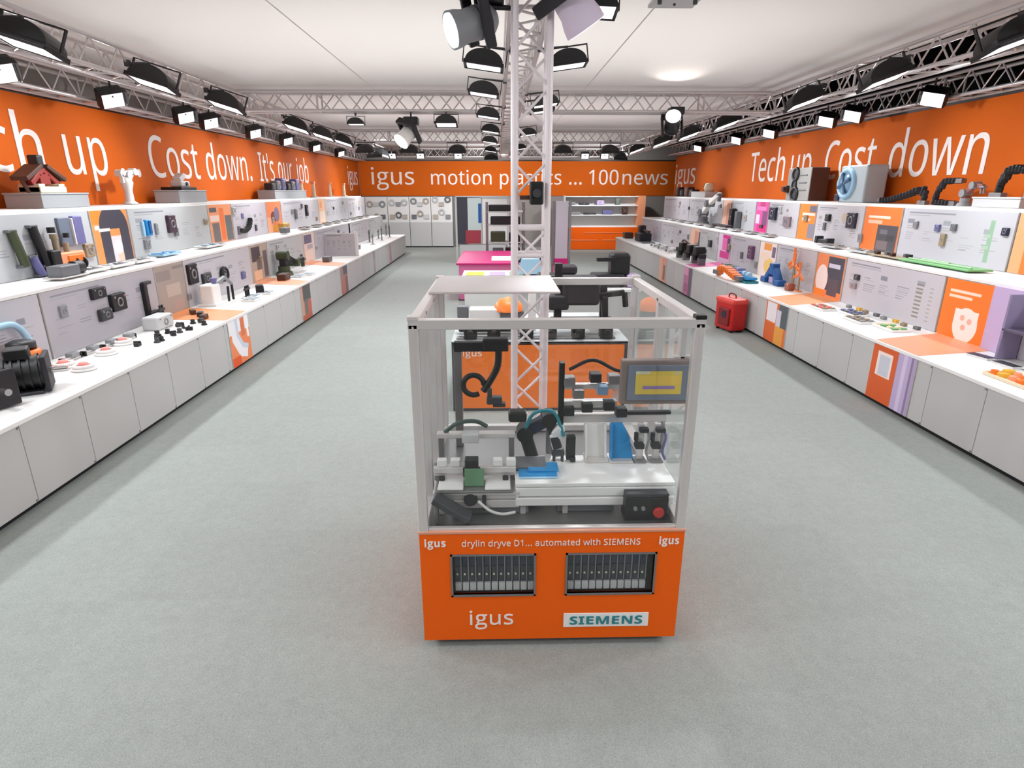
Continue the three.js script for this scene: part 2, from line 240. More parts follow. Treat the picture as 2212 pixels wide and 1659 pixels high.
function movingHead(label, pos, dir, bodyMat, lensMat, armDir, power, hue, hang = 0) {
  const o = thing('moving_spotlight', label, 'lamp', pos), d = V(...dir).normalize(), q = new THREE.Quaternion().setFromUnitVectors(V(0, 0, 1), d), put = g => g.applyQuaternion(q);
  const prof = []; for (const [r, z] of [[0, -.2], [.07, -.2], [.11, -.16], [.125, -.05], [.12, .08], [.135, .14], [.14, .2]]) prof.push([r, z]);
  mesh('head', put(lathe(prof).rotateX(Math.PI / 2)), bodyMat, o); mesh('lens', put(cylZ(.125, .02, 0, 0, .195)), lensMat, o);
  mesh('cooling_ribs', put(join([0, 1, 2, 3].map(k => cylZ(.128, .008, 0, 0, -.12 + k * .03)))), M.darkGrey, o);
  const s = put(join([rbox(.04, .36, .09, .16, 0, -.05, .015), rbox(.04, .36, .09, -.16, 0, -.05, .015), rbox(.36, .05, .12, 0, .19, -.05, .015)])); mesh('yoke', s, M.softBlack, o);
  mesh('base', [rbox(.24, .12, .24, armDir * .13, .2, -.02, .02), bar([armDir * .13, .2, 0], [armDir * .3, .2, -.03], .02), bar([armDir * .13, .12, 0], [armDir * .3, .12, -.03], .02), ...(hang ? [bar([armDir * .13, .2, 0], [armDir * .13, hang, 0], .015)] : [])], M.black, o);
  spot(o, [d.x * .24, d.y * .24, d.z * .24], dir, power, hue, .5); return o;
}
movingHead('grey moving spotlight with bluish lens clamped beside the column top', [-.16, 3.37, -4.6], [-.8, -.3, .35], M.grey, M.lensBlue, 1, 8, 0xeaf6ff).scale.setScalar(.85);
movingHead('pale lilac moving spotlight on the far flank of the column top', [.49, 3.5, -4.5], [.5, -.75, -.15], mat('#eadcf0', .4), M.lensLilac, -.6, 6, 0xffe0ff);
movingHead('small white moving spotlight under the first cross truss', [-1.5, 3.2, -10.86], [-.5, -.6, .5], M.white, M.lens, .5, 6, 0xffffff, .36);
movingHead('dark moving spotlight under the first cross truss tilted up at the fabric', [2.95, 3.36, -10.86], [-.2, .6, .9], M.black, M.lens, .4, 26, 0xfff4ea, .24);
// ------------------------------------------------------------------ counters
const at = (S, plane, off, y, z) => [S[plane] - S.s * off, y, z];   // off: metres from that plane towards the aisle
for (const S of [LEFT, RIGHT]) {
  const run = S.s < 0 ? 'slogan-side run with the red-dotted samples' : 'run beside the red case', zEnd = S.s < 0 ? -23.8 : -21.9, n = Math.floor((-1.39 - zEnd) / .6833);
  let first = null;
  for (let k = 0; k < n; k++) {
    const z = -1.39 - (k + .5) * .6833, label = `pale grey counter cabinet, ${ordinal(k)} in the ${run}`;
    if (first) { copy(first, label, at(S, 'front', 0, 0, z)); continue; }
    first = thing('counter_cabinet', label, 'counter', at(S, 'front', 0, 0, z), S.rot, S.s < 0 ? 'counter cabinets on the long slogan side' : 'counter cabinets beside the red case');
    mesh('carcass', box(.676, .6, .87, 0, .375, -.46), M.laminate, first); mesh('front_panel', rbox(.678, .62, .018, 0, .365, -.009, .003), M.laminate, first);
    mesh('plinth', box(.68, .055, .8, 0, .0275, -.45), M.plinth, first); mesh('corner_clip', [rbox(.02, .016, .008, .325, .655, .003, .002), rbox(.02, .016, .008, .325, .07, .003, .002)], M.grey, first);
  }
  const L = n * .6833, zc = -1.39 - L / 2, d = Math.abs(S.low - S.front);
  const w = thing('worktop', `continuous white worktop over the ${run}`, 'worktop', at(S, 'front', 0, .676, zc), S.rot);
  mesh('top_board', rbox(L, .034, d + .02, 0, .017, -d / 2 + .01, .004), M.whiteTop, w);
  const t1 = thing('display_step', `lower white display step behind the ${run}`, 'display step', at(S, 'low', 0, .71, zc), S.rot);
  const d1 = Math.abs(S.up - S.low) , d2 = Math.abs(S.wall - S.up) - .04;
  mesh('carcass', box(L, .655, d1 + d2 - .1, 0, .3275, -(d1 + d2) / 2 - .07), M.white, t1); mesh('shelf_board', rbox(L, .034, d1 + .03, 0, .672, -d1 / 2 + .015, .004), M.whiteTop, t1);
  const t2 = thing('display_step', `upper white display step under the slogan banner behind the ${run}`, 'display step', at(S, 'up', 0, 1.4, zc), S.rot);
  mesh('carcass', box(L, .66, d2 - .06, 0, .33, -d2 / 2 - .03), M.white, t2); mesh('shelf_board', rbox(L, .04, d2, 0, .68, -d2 / 2, .004), M.whiteTop, t2);
}
// ------------------------------------------------------------------ graphic boards
const INK = ['#9fa2ab', '#b3b2b8', '#8d8c96', '#a8a39e'];
function sheet(seedN, tint, marks = []) {                       // pale board print: headline, small copy, picture fields
  return (g, w, h) => {
    seed = seedN; R_(g, tint, 0, 0, w, h);
    R_(g, '#8f9099', .06 * w, .07 * h, rr(.3, .5) * w, .028 * h); R_(g, '#a9a9b0', .06 * w, .125 * h, rr(.2, .35) * w, .018 * h);
    for (let k = 0; k < 5; k++) { const x = (.06 + .18 * k) * w, y0 = rr(.3, .5) * h; for (let i = 0; i < 7; i++) if (rnd() < .75) R_(g, INK[Math.floor(rnd() * 4)], x, y0 + i * .045 * h, rr(.06, .13) * w, .014 * h); if (rnd() < .4) R_(g, INK[Math.floor(rnd() * 4)], x, y0 - .14 * h, .07 * w, .09 * h); }
    for (const [c, x, y, a, b, o] of marks) o ? oval(g, c, x * w, y * h, a * w, b * h) : R_(g, c, x * w, y * h, a * w, b * h);
  };
}
const PALE = [11, 22, 33, 44, 55, 66].map((s, i) => print(2.2, .64, sheet(s, ['#c5c5ca', '#cac8cd', '#c0c4c8', '#c9c5cc', '#cfccd1', '#c3c7c8'][i], i === 4 ? [['#c9b8a0', .62, .3, .05, .12, 1]] : []), 230));
const PALE_LOW = [77, 88, 99, 111].map((s, i) => print(2.2, .66, sheet(s, ['#b6b3ba', '#c0bec5', '#c2c4c6', '#c8c5cb'][i]), 230));
function column(bg, parts) { return (g, w, h) => { R_(g, bg, 0, 0, w, h); for (const f of parts) f(g, w, h); }; }
const rect = (c, x, y, a, b) => (g, w, h) => R_(g, c, x * w, y * h, a * w, b * h), ell = (c, x, y, a, b) => (g, w, h) => oval(g, c, x * w, y * h, a * w, b * h);
const head = (c = '#ffe3d2', x = .12) => (g, w, h) => { R_(g, c, x * w, .17 * h, .66 * w, .05 * h); R_(g, c, x * w, .26 * h, .5 * w, .05 * h); };
const arch = (c, x, y, r, wd, leg) => (g, w, h) => { g.strokeStyle = c; g.lineWidth = wd * w; g.lineCap = 'butt'; g.beginPath(); g.moveTo((x - r) * w, leg * h); g.lineTo((x - r) * w, y * h); g.arc(x * w, y * h, r * w, Math.PI, 0); g.lineTo((x + r) * w, leg * h); g.stroke(); };
const P_ = {
  arch: print(.75, .66, column('#f39a55', [rect('#ff8a30', 0, 0, .5, .25), rect('#f3e8e6', .06, .28, .3, .08), rect('#efe6ea', .25, .5, .5, .5), rect('#f6d2bc', .55, .75, .3, .25), arch('#3d3b48', .58, .36, .27, .26, 1), rect('#3d3b48', .3, .12, .55, .24), rect('#f0edf2', .15, .34, .3, .06), ell('#f4f2fb', .6, .72, .12, .14)])),
  machine: print(.8, .66, column('#f4a070', [rect('#5b5a60', .05, .08, .3, .12), rect('#f7ded0', .05, .28, .38, .16), rect('#6e6768', .1, .48, .3, .5), rect('#ef7a3a', .45, .1, .2, .85), rect('#63696b', .68, .3, .3, .68)])),
  photo: print(.8, .66, column('#f08a58', [rect('#f6b28e', 0, .5, .4, .5), ell('#7a4030', .45, .5, .2, .18), ell('#77708e', .68, .42, .18, .24), rect('#e9a83c', .3, .78, .45, .2)])),
  peach: print(.6, .66, column('#f8c9a4', [rect('#fbe6d6', .1, .5, .8, .45), rect('#f4a97a', .2, .1, .3, .25)])),
  beige: print(.65, .66, column('#a69c94', [rect('#948b88', 0, .1, .5, .2), rect('#bdb2a8', .3, .4, .5, .25), rect('#b09a94', .5, .75, .4, .2), rect('#8a7f80', .6, .05, .4, .06)])),
  darkBeige: print(.8, .66, column('#b8a796', [rect('#4d4348', .05, .05, .5, .4), rect('#7a6c66', .3, .4, .3, .3), rect('#f0c9a4', .1, .7, .45, .28), rect('#6d6167', .7, .2, .25, .75)])),
  blush: print(.7, .66, column('#f1d9d0', [rect('#6d6780', .05, .05, .7, .3), rect('#b9b3bd', .3, .4, .5, .15), rect('#f9e6dc', .1, .6, .7, .35)])),
  orangeCard: print(.8, .66, column('#ff7d1e', [head(), ell('#fff3ee', .58, .74, .26, .3), rect('#fff3ee', .32, .48, .5, .3), ell('#f3b9a6', .5, .62, .05, .05), ell('#f3b9a6', .66, .66, .05, .05), ell('#f3b9a6', .55, .78, .05, .05)])),
  orangeGrey: print(.85, .66, column('#ef7b32', [rect('#ffe3d2', .12, .2, .6, .06), rect('#f7c3a4', .12, .3, .4, .08), rect('#4d4a50', .42, .4, .55, .6), rect('#6b6a72', .5, .5, .2, .1), rect('#3b3d40', .7, .62, .2, .12), rect('#77696c', .45, .75, .3, .2)])),
  orangeSlim: print(.62, .66, column('#f58a36', [rect('#fbe0d6', .2, .25, .75, .08), rect('#f9d9cc', .2, .4, .5, .07), rect('#6d6a7a', .6, .05, .4, .18), rect('#8b8390', .62, .55, .38, .4)])),
  orangeDark: print(.75, .66, column('#f2905c', [rect('#4a4a58', .42, .04, .55, .8), rect('#d7d6ec', .45, .2, .4, .1), rect('#5f545e', .5, .55, .35, .4), ell('#fdeeea', .25, .6, .22, .34), rect('#ff9030', 0, .85, .4, .15)])),
  magentaUp: print(.62, .66, column('#e85aa8', [rect('#c9437f', .3, 0, .4, .15), rect('#ff8cc8', .1, .16, .7, .12), rect('#8a5080', .55, .3, .4, .5), rect('#fbe6f6', .05, .42, .3, .3), rect('#df2680', .2, .75, .75, .22)])),
  magentaLow: print(.72, .66, column('#e8dcec', [rect('#e02a92', .35, .02, .6, .12), rect('#f570be', .35, .15, .4, .4), rect('#5f4a66', .72, .12, .25, .5), rect('#e0409a', .2, .58, .75, .24)])),
  creamCol: print(.7, .66, column('#fbe9e2', [rect('#ee9c4e', .25, .02, .45, .2), rect('#7a6a80', .75, .1, .2, .3), ell('#f6cf78', .62, .66, .28, .24), rect('#fde2cc', .1, .3, .5, .2)])),
  rosy: print(.6, .66, column('#eec4ae', [rect('#dd9a80', .45, .1, .35, .8), rect('#5f5860', .85, .1, .15, .8)])),
  orangeEdge: print(.7, .66, column('#f77a30', [rect('#f9a877', 0, 0, .2, 1), rect('#ffe3d2', .3, .2, .5, .06)])),
  shelfCard: print(2.4, .66, sheet(123, '#cdc8d0', [['#cdb7a8', .2, .4, .05, .16, 1], ['#c9b4b4', .5, .7, .06, .12, 1]])),
  ticks: print(2, .66, (g, w, h) => { sheet(131, '#cac6cd')(g, w, h); for (let k = 0; k < 9; k++) R_(g, '#8d8478', .78 * w, (.22 + .075 * k) * h, .06 * w, .028 * h); for (let k = 0; k < 9; k++) R_(g, '#a9a6a4', .9 * w, (.25 + .075 * k) * h, .03 * w, .02 * h); }),
  greenCol: print(1.95, .66, sheet(141, '#c4c3ca', [['#8fb295', .82, .15, .035, .75], ['#a9bfae', .79, .4, .05, .06], ['#a9bfae', .79, .6, .05, .06]])),
  frontU: print(.6, .68, column('#ef8a58', [(g, w, h) => { R_(g, '#f2f1f6', 0, 0, w, .3 * h); line(g, '#f2f1f6', .3 * w, [[.22 * w, 0], [.26 * w, .4 * h], [.5 * w, .72 * h], [.8 * w, .8 * h]]); line(g, '#ced6e6', .12 * w, [[.38 * w, 0], [.4 * w, .36 * h], [.6 * w, .62 * h], [.86 * w, .7 * h]]); line(g, '#fafafc', .1 * w, [[.9 * w, 0], [.92 * w, .5 * h]]); R_(g, '#d9764a', .58 * w, .02 * h, .2 * w, .4 * h); R_(g, '#e8581f', 0, .8 * h, .42 * w, .2 * h); }])),
  frontGrey: print(.55, .68, column('#c9836a', [rect('#5a5c5c', .2, 0, .8, .45), rect('#707472', .3, .4, .4, .45), rect('#c46a58', .6, .5, .4, .5), rect('#b8634a', 0, .85, 1, .15), rect('#cfa08a', 0, .05, .2, .8)])),
  frontMauve: print(.55, .68, column('#b97a6e', [rect('#5f5d6c', .35, 0, .6, .32), rect('#9a8a8e', .1, .1, .3, .3), rect('#8c6a70', .6, .4, .35, .6)])),
  frontCard: print(.43, .68, column('#dd5f26', [rect('#fbe9e2', .22, .1, .6, .44), rect('#cfd2de', .32, .16, .42, .36)])),
  frontLilac: print(.26, .68, column('#c4b0d8', [rect('#d9cde8', .3, 0, .2, 1), rect('#8f7fa0', .72, 0, .12, 1), rect('#b6a3c4', .88, 0, .12, 1)])),
  frontPhoto: print(.7, .68, column('#e4733a', [rect('#f4ecf0', .05, .02, .45, .48), rect('#5a6468', .6, 0, .4, .55), rect('#d9d4e6', .52, .15, .2, .4), rect('#eda246', .5, .55, .4, .45), rect('#e06a30', 0, .55, .5, .45)])),
  frontPink: print(.55, .68, column('#c07ba0', [rect('#6f5f70', .6, 0, .4, 1), rect('#e29ac0', 0, 0, .5, .3), rect('#b0608c', .1, .6, .45, .3)])),
  frontPeach: print(.6, .68, column('#eda78c', [rect('#f2c0aa', 0, 0, .4, 1), rect('#8e7468', .6, .3, .3, .6)])),
  frontThin: print(.5, .68, column('#b79aa0', [rect('#c4b0b4', 0, 0, .4, 1), rect('#a08088', .6, .1, .3, .8)])),
};
function board(S, plane, z0, z1, face, label, name = 'graphic_board', category = 'display board') {
  const y = plane === 'low' ? .712 : 1.402, h = plane === 'low' ? .648 : .66, w = z0 - z1 - .012, o = thing(name, label, category, at(S, plane, .012, y, (z0 + z1) / 2), S.rot);
  mesh('board', rbox(w, h, .024, 0, h / 2, 0, .004), M.white, o); mesh('printed_face', new THREE.PlaneGeometry(w - .006, h - .006).translate(0, h / 2, .0135), face, o); return o;
}
const B = (S, plane, list) => list.forEach(([z0, z1, face, label]) => board(S, plane, z0, z1, face, label));
B(LEFT, 'up', [
  [-2.2, -4.9, PALE[0], 'pale upper wall board at the near end of the pedestal side'], [-4.92, -7.72, PALE[2], 'pale upper board carrying hanging tubes, an orange machine and a violet slab'],
  [-7.74, -8.52, P_.arch, 'orange upper board printed with a big dark arched cable loop'], [-8.54, -10.86, PALE[5], 'pale upper board carrying one blue block and one dark block'],
  [-10.88, -11.82, P_.machine, 'orange and grey upper column board before the black arc sample'], [-11.84, -13.58, PALE[3], 'pale upper board carrying a black arc sample'],
  [-13.6, -14.52, P_.photo, 'orange upper board with a dark round picture and yellow foot'], [-14.54, -17.55, PALE[1], 'pale upper board beneath the rounded pedestal with the dark cluster'],
  [-17.57, -18.25, P_.peach, 'peach upper column board beneath the cream slender samples'], [-18.27, -21, PALE[0], 'pale upper board behind the white cross board post'], [-21.02, -23.7, PALE[4], 'pale upper board at the far end of the pedestal side']]);
B(LEFT, 'low', [
  [-2.2, -4.3, PALE_LOW[0], 'pale lower board at the near end behind the orange drum'], [-4.32, -5.78, PALE_LOW[1], 'pale lower board with a light blue cable arc'], [-5.8, -7.78, PALE_LOW[0], 'lilac grey lower board carrying three black housings'],
  [-7.8, -8.52, P_.beige, 'plain beige lower column board before the white robot stand'], [-8.54, -10.86, PALE_LOW[3], 'pale lower board carrying a black ring and two dark blocks'],
  [-10.88, -11.7, P_.darkBeige, 'beige lower board with a dark picture and cream foot'], [-11.72, -13.9, PALE_LOW[2], 'grey lower board behind the curved black robot'],
  [-13.92, -14.75, P_.blush, 'blush lower column board with a violet grey headline picture'], [-14.77, -18.25, PALE_LOW[1], 'pale lower board beyond the pale cross board'], [-18.5, -21, PALE_LOW[3], 'pale lower board two past the pale cross board'], [-21.02, -23.7, PALE_LOW[2], 'grey lower board at the far end of the pedestal side']]);
B(RIGHT, 'up', [
  [-2.2, -6, PALE[4], 'pale upper board at the near end of the red case side'], [-6.02, -6.82, P_.orangeEdge, 'plain orange upper column board at the picture edge'], [-6.84, -8.82, P_.greenCol, 'large pale upper board with a green printed column'],
  [-8.84, -9.76, P_.orangeGrey, 'orange upper board with a dark grey machine photo'], [-9.78, -11.26, PALE[4], 'pale upper board carrying a dark square and a small black block'],
  [-11.28, -11.92, P_.orangeSlim, 'slim orange upper column board with two cream headline bars'], [-11.94, -13.28, PALE[1], 'pale upper board carrying a navy box beside the magenta column'],
  [-13.3, -13.96, P_.magentaUp, 'magenta upper column board above the blue holders'], [-13.98, -15.4, PALE[2], 'pale upper board behind the tall dark sample stand'], [-15.42, -16.04, P_.rosy, 'rosy orange upper column board beneath the diagonal robot arm'],
  [-16.06, -18.9, PALE[0], 'pale upper board behind the foot of the diagonal robot arm'], [-18.92, -21.8, PALE[3], 'pale upper board at the far end of the red case side']]);
B(RIGHT, 'low', [
  [-2.2, -5.6, P_.shelfCard, 'lilac white lower board inside the dark shelf frame'], [-6.04, -6.74, P_.orangeCard, 'orange lower board with a white rounded device picture'], [-6.76, -8.78, P_.ticks, 'large pale lower board with a printed column of short ticks'],
  [-8.8, -9.62, P_.orangeDark, 'orange lower board with dark upright picture and white oval'], [-9.64, -11.06, PALE_LOW[3], 'pale lower board behind the orange propeller flowers'],
  [-11.08, -11.82, P_.creamCol, 'cream lower column board with a yellow disc picture'], [-11.84, -13.32, PALE_LOW[1], 'pale lower board between the cream and the magenta columns'],
  [-13.34, -14.12, P_.magentaLow, 'magenta and white lower column board above the orange cable carrier'], [-14.14, -15.42, PALE_LOW[2], 'grey lower board behind the long black robot axis'], [-15.44, -16.24, P_.rosy, 'rosy orange lower column board before the white sample trays'],
  [-16.26, -19.2, PALE_LOW[3], 'pale lower board behind the white sample trays'], [-19.22, -21.8, PALE_LOW[0], 'pale lower board behind the black clamps at the far counter end']]);
{ // lilac column standing proud of the orange one
  const o = thing('lilac_column', 'lilac upright column beside the orange board with the white device', 'display column', at(RIGHT, 'low', .03, .712, -5.82), RIGHT.rot);
  mesh('panel', rbox(.4, .66, .06, 0, .33, 0), M.lilac, o); mesh('edge_strip', rbox(.02, .66, .07, .21, .33, 0), M.purple, o);
}
{ const o = thing('cross_board', 'pale printed board with a white end post standing across the worktop beyond the blush column', 'display board', [-4.0, .712, -15.6]); mesh('board', rbox(.78, .56, .03, 0, .28, 0), M.white, o); mesh('printed_face', new THREE.PlaneGeometry(.74, .54).translate(0, .28, .0165), PALE_LOW[3], o); mesh('end_post', rbox(.07, .6, .07, .41, .3, 0), M.whiteTop, o); }
function front(S, z0, z1, face, label) { const o = thing('front_graphic', label, 'graphic panel', at(S, 'front', .007, .06, (z0 + z1) / 2), S.rot); mesh('board', box(z0 - z1, .615, .008, 0, .3075, 0), M.white, o); mesh('printed_face', new THREE.PlaneGeometry(z0 - z1, .615).translate(0, .3075, .0045), face, o); }
front(LEFT, -7.63, -8.26, P_.frontU, 'counter front graphic with a white cable loop on orange'); front(LEFT, -10.6, -11.15, P_.frontGrey, 'counter front graphic in grey and rust, beyond the white cable loop'); front(LEFT, -13.4, -14.02, P_.frontMauve, 'counter front graphic in rust with a violet grey top'); front(LEFT, -19.4, -20, P_.frontThin, 'dull mauve counter front graphic near the far end wall'); front(LEFT, -17.1, -17.3, P_.beige, 'narrow grey strip on the counter front before the mauve graphic');
front(RIGHT, -5.99, -6.42, P_.frontCard, 'orange counter front graphic with a white rounded tablet'); front(RIGHT, -5.7, -5.985, P_.frontLilac, 'lilac striped counter front graphic beside the orange tablet graphic'); front(RIGHT, -8.5, -9.22, P_.frontPhoto, 'orange counter front graphic with a white and grey photo, beside the red case'); front(RIGHT, -13, -13.58, P_.frontPink, 'mauve pink counter front graphic under the orange cable carrier'); front(RIGHT, -15.1, -15.72, P_.frontPeach, 'pale peach counter front graphic beyond the mauve one');
function topMat(S, z0, z1, z2, z3, m, label) { // colour band lying on the worktop from its front edge (z0..z1) to the board (z2..z3)
  const d = Math.abs(S.low - S.front) - .02, zc = (z0 + z1) / 2, X = z => S.s < 0 ? zc - z : z - zc, s = S.s < 0 ? 1 : -1;
  const o = thing('worktop_graphic', label, 'graphic sheet', at(S, 'front', 0, .7105, zc), S.rot), sh = new THREE.Shape(); sh.moveTo(X(z0), 0); sh.lineTo(X(z1), 0); sh.lineTo(X(z3), d); sh.lineTo(X(z2), d); sh.closePath();
  mesh('sheet', new THREE.ExtrudeGeometry(sh, { depth: .003, bevelEnabled: false }).rotateX(-Math.PI / 2), m, o);
}
topMat(LEFT, -7.63, -8.26, -7.7, -8.5, mat('#f59a5c', .4), 'orange sheet across the worktop above the white cable loop graphic'); topMat(LEFT, -10.6, -11.15, -10.8, -11.6, M.peach, 'peach sheet across the worktop beside the cream-footed board'); topMat(LEFT, -13.4, -14.02, -13.7, -14.5, M.peach, 'peach sheet across the worktop beside the curved black robot');
topMat(RIGHT, -5.72, -6.42, -5.9, -6.7, M.peach, 'peach sheet across the worktop above the lilac striped graphic'); topMat(RIGHT, -8.5, -9.22, -8.8, -9.6, mat('#f8a468', .4), 'orange sheet across the worktop beside the propeller flowers'); topMat(RIGHT, -13, -13.58, -13.3, -14, M.pink, 'pink sheet across the worktop under the magenta column');
// ------------------------------------------------------------------ exhibit builders
function ribbedMotor(label, pos, rot, m = M.black, s = 1) {
  const o = thing('gear_motor', label, 'motor', pos, rot); o.scale.setScalar(s);
  mesh('housing', [cylZ(.1, .2, 0, .12, 0, 24), ...[0, 1, 2, 3, 4].map(k => cylZ(.112, .012, 0, .12, -.08 + k * .04, 24))], m, o); mesh('flange', [rbox(.22, .22, .03, 0, .12, .115, .01)], M.softBlack, o); mesh('shaft', cylZ(.02, .1, 0, .12, .17), M.chrome, o); mesh('terminal_box', rbox(.12, .07, .12, 0, .245, -.01, .012), m, o); mesh('foot', rbox(.2, .02, .18, 0, .01, 0), M.darkGrey, o); return o;
}
function dotSample(label, pos) {
  const o = thing('round_sample', label, 'sample', pos);
  mesh('base', lathe([[0, 0], [.085, 0], [.09, .01], [.085, .02], [0, .02]]), M.whiteTop, o); mesh('ring', torus(.062, .016).rotateX(Math.PI / 2).translate(0, .03, 0), M.white, o); mesh('hub', lathe([[0, .02], [.034, .02], [.034, .05], [.024, .06], [0, .062]]), mat('#f2958c', .5), o); return o;
}
function block(label, pos, rot, w, h, d, m, name = 'sample_block', cat = 'sample') {
  const o = thing(name, label, cat, pos, rot); mesh('body', rbox(w, h, d, 0, h / 2, 0, Math.min(w, h, d) * .18), m, o); mesh('bore_rim', torus(Math.min(w, h) * .22, Math.min(w, h) * .05, 0, h / 2, d / 2), M.aluDark, o); mesh('screws', [-1, 1].map(s => cylZ(Math.min(w, h) * .07, .008, s * w * .34, h * .82, d / 2 + .002, 10)), M.chrome, o); return o;
}
function chainPath(o, pts, w, t, links, m) { const c = curve(pts), lg = rbox(w, t, c.getLength() / links * .86, 0, 0, 0, t * .25); for (let k = 0; k < links; k++) { const u = (k + .5) / links, p = c.getPointAt(u), tn = c.getTangentAt(u), e = mesh('link', lg, m, o); e.position.copy(p); e.up.set(Math.abs(tn.x) > .9 ? 0 : 1, Math.abs(tn.x) > .9 ? 1 : 0, 0); e.lookAt(p.clone().add(tn)); } }
function cableChain(label, pos, rot, pts, w, t, links, m = M.softBlack) { const o = thing('cable_carrier', label, 'cable carrier', pos, rot); chainPath(o, pts, w, t, links, m); const a = pts[0], b = pts[pts.length - 1]; mesh('end_bracket', rbox(w * 1.2, t * .8, t * 1.1, ...a, .006), M.aluDark, o); mesh('end_bracket', rbox(w * 1.2, t * .8, t * 1.1, ...b, .006), M.aluDark, o); return o; }
function rail(label, pos, rot, L, m = M.alu) { const o = thing('linear_guide', label, 'linear guide', pos, rot); mesh('rail', [rbox(L, .02, .05, 0, .01, 0), rbox(L, .018, .03, 0, .028, 0)], m, o); mesh('carriage', rbox(.1, .04, .08, L * .12, .05, 0), M.grey, o); mesh('end_stop', [rbox(.02, .05, .06, -L / 2 + .01, .025, 0), rbox(.02, .05, .06, L / 2 - .01, .025, 0)], M.black, o); return o; }
function ring(label, pos, rot, R, m) { const o = thing('ring_bearing', label, 'bearing', pos, rot); mesh('outer_ring', torus(R, R * .22).scale(1, 1, 1.4), m, o); mesh('inner_ring', torus(R * .62, R * .1), M.aluDark, o); mesh('mount', cylZ(R * .2, R * .5, 0, 0, -R * .1), M.grey, o); return o; }
function tray(label, pos, rot, w, d, base, partsM, nx, nz, ph = .03) { const o = thing('sample_tray', label, 'tray', pos, rot); mesh('tray', [rbox(w, .012, d, 0, .006, 0), rbox(w, .03, .012, 0, .015, d / 2), rbox(w, .03, .012, 0, .015, -d / 2), rbox(.012, .03, d, w / 2, .015, 0), rbox(.012, .03, d, -w / 2, .015, 0)], base, o); for (let i = 0; i < nx; i++) for (let j = 0; j < nz; j++) { const m = [].concat(partsM), k = (i + j * nx) % m.length, x = -w / 2 + (i + .5) * w / nx, z = -d / 2 + (j + .5) * d / nz; mesh('sample', (i + j) % 2 ? cyl(.3 * w / nx, .34 * w / nx, ph, x, .012 + ph / 2, z, 12) : rbox(.6 * w / nx, ph, .6 * d / nz, x, .012 + ph / 2, z), m[k], o); } return o; }
function brochure(label, pos, rot, w, d, m) { const o = thing('brochure_stack', label, 'brochures', pos, rot); mesh('pages', box(w, .02, d, 0, .01, 0), M.white, o); mesh('cover', rbox(w + .004, .004, d + .004, 0, .022, 0, .001), m, o); return o; }
function pedestal(label, pos, rot, w, h, d, m = M.pedestal, round = false) { const o = thing('pedestal', label, 'pedestal', pos, rot); mesh('body', round ? extrude([...archPts(w, h * 1.0, 12)], d, .004).translate(0, 0, -d / 2) : rbox(w, h - .02, d, 0, (h - .02) / 2, 0), m, o); if (!round) mesh('top_plate', rbox(w + .02, .02, d + .02, 0, h - .01, 0), m, o); return o; }
function robotArm(label, pos, rot, J, r, m1, m2, tool = true) { // J: joints in local metres
  const o = thing('articulated_robot', label, 'robot arm', pos, rot);
  mesh('base', [cyl(r * 1.6, r * 1.9, r * .8, J[0][0], J[0][1] + r * .4, J[0][2]), cyl(r * 1.2, r * 1.3, r * 1.6, J[0][0], J[0][1] + r * 1.2, J[0][2])], m2, o);
  const names = ['lower_arm', 'upper_arm', 'forearm', 'wrist'];
  for (let i = 0; i < J.length - 1; i++) mesh(names[Math.min(i, 3)], beamBox(J[i], J[i + 1], r * (1.6 - .22 * i), r * (1.5 - .22 * i)), m1, o);
  for (let i = 1; i < J.length - 1; i++) mesh('joint', [cylZ(r * (1.15 - .12 * i), r * 2.4, ...J[i], 20)], m2, o);
  const e = J[J.length - 1]; if (tool) mesh('gripper', [rbox(r * 1.4, r * .5, r * 1.2, e[0], e[1], e[2]), rbox(r * .3, r * 1.6, r * .5, e[0] - r * .5, e[1] - r * .9, e[2]), rbox(r * .3, r * 1.6, r * .5, e[0] + r * .5, e[1] - r * .9, e[2])], m2, o); return o;
}
function standRod(label, pos, rot, h, m, n = 3) { const o = thing('rod_stand', label, 'sample stand', pos, rot); mesh('base', rbox(.1 + n * .05, .016, .12, 0, .008, 0), M.alu, o); for (let k = 0; k < n; k++) mesh('rod', cyl(.014, .014, h, (k - (n - 1) / 2) * .055, .016 + h / 2, 0, 12), m, o); mesh('crosspiece', rbox(n * .055 + .03, .03, .03, 0, h * .8, 0), M.darkGrey, o); return o; }
// ------------------------------------------------------------------ exhibits, pedestal side (left)
const L_ = (x, y, z) => [x, y, z], CT = .7105, SH = 1.4, LR = LEFT.rot, RRt = RIGHT.rot;
ribbedMotor('black ribbed gear motor at the near end of the counter edge', L_(-3.9, CT, -4.78), 2.1, M.black, 1.35); ribbedMotor('second black gear motor beside the near one, cut by the picture edge', L_(-3.92, CT, -4.4), 1.2, M.softBlack, 1.3);
{ const o = thing('orange_drum', 'orange round drum with a black cap on the near worktop', 'drum', L_(-4.22, CT, -5.22)); mesh('drum', lathe([[0, 0], [.13, 0], [.14, .02], [.14, .22], [.12, .25], [0, .25]]), M.orangeBright, o); mesh('cap', lathe([[0, .25], [.11, .25], [.11, .31], [.07, .33], [0, .33]]), M.black, o); }
const dot = dotSample('white round sample with coral hub, beside the orange drum', L_(-4.1, CT, -5.5)); dot.scale.setScalar(1.2);
copy(dot, 'white round sample with coral hub, nearest the counter edge before the black motors', L_(-3.86, CT, -5.42)); copy(dot, 'white round sample with coral hub, third from the orange drum', L_(-4.0, CT, -5.98)); copy(dot, 'white round sample with coral hub, next to the scattered black parts', L_(-4.08, CT, -6.4));
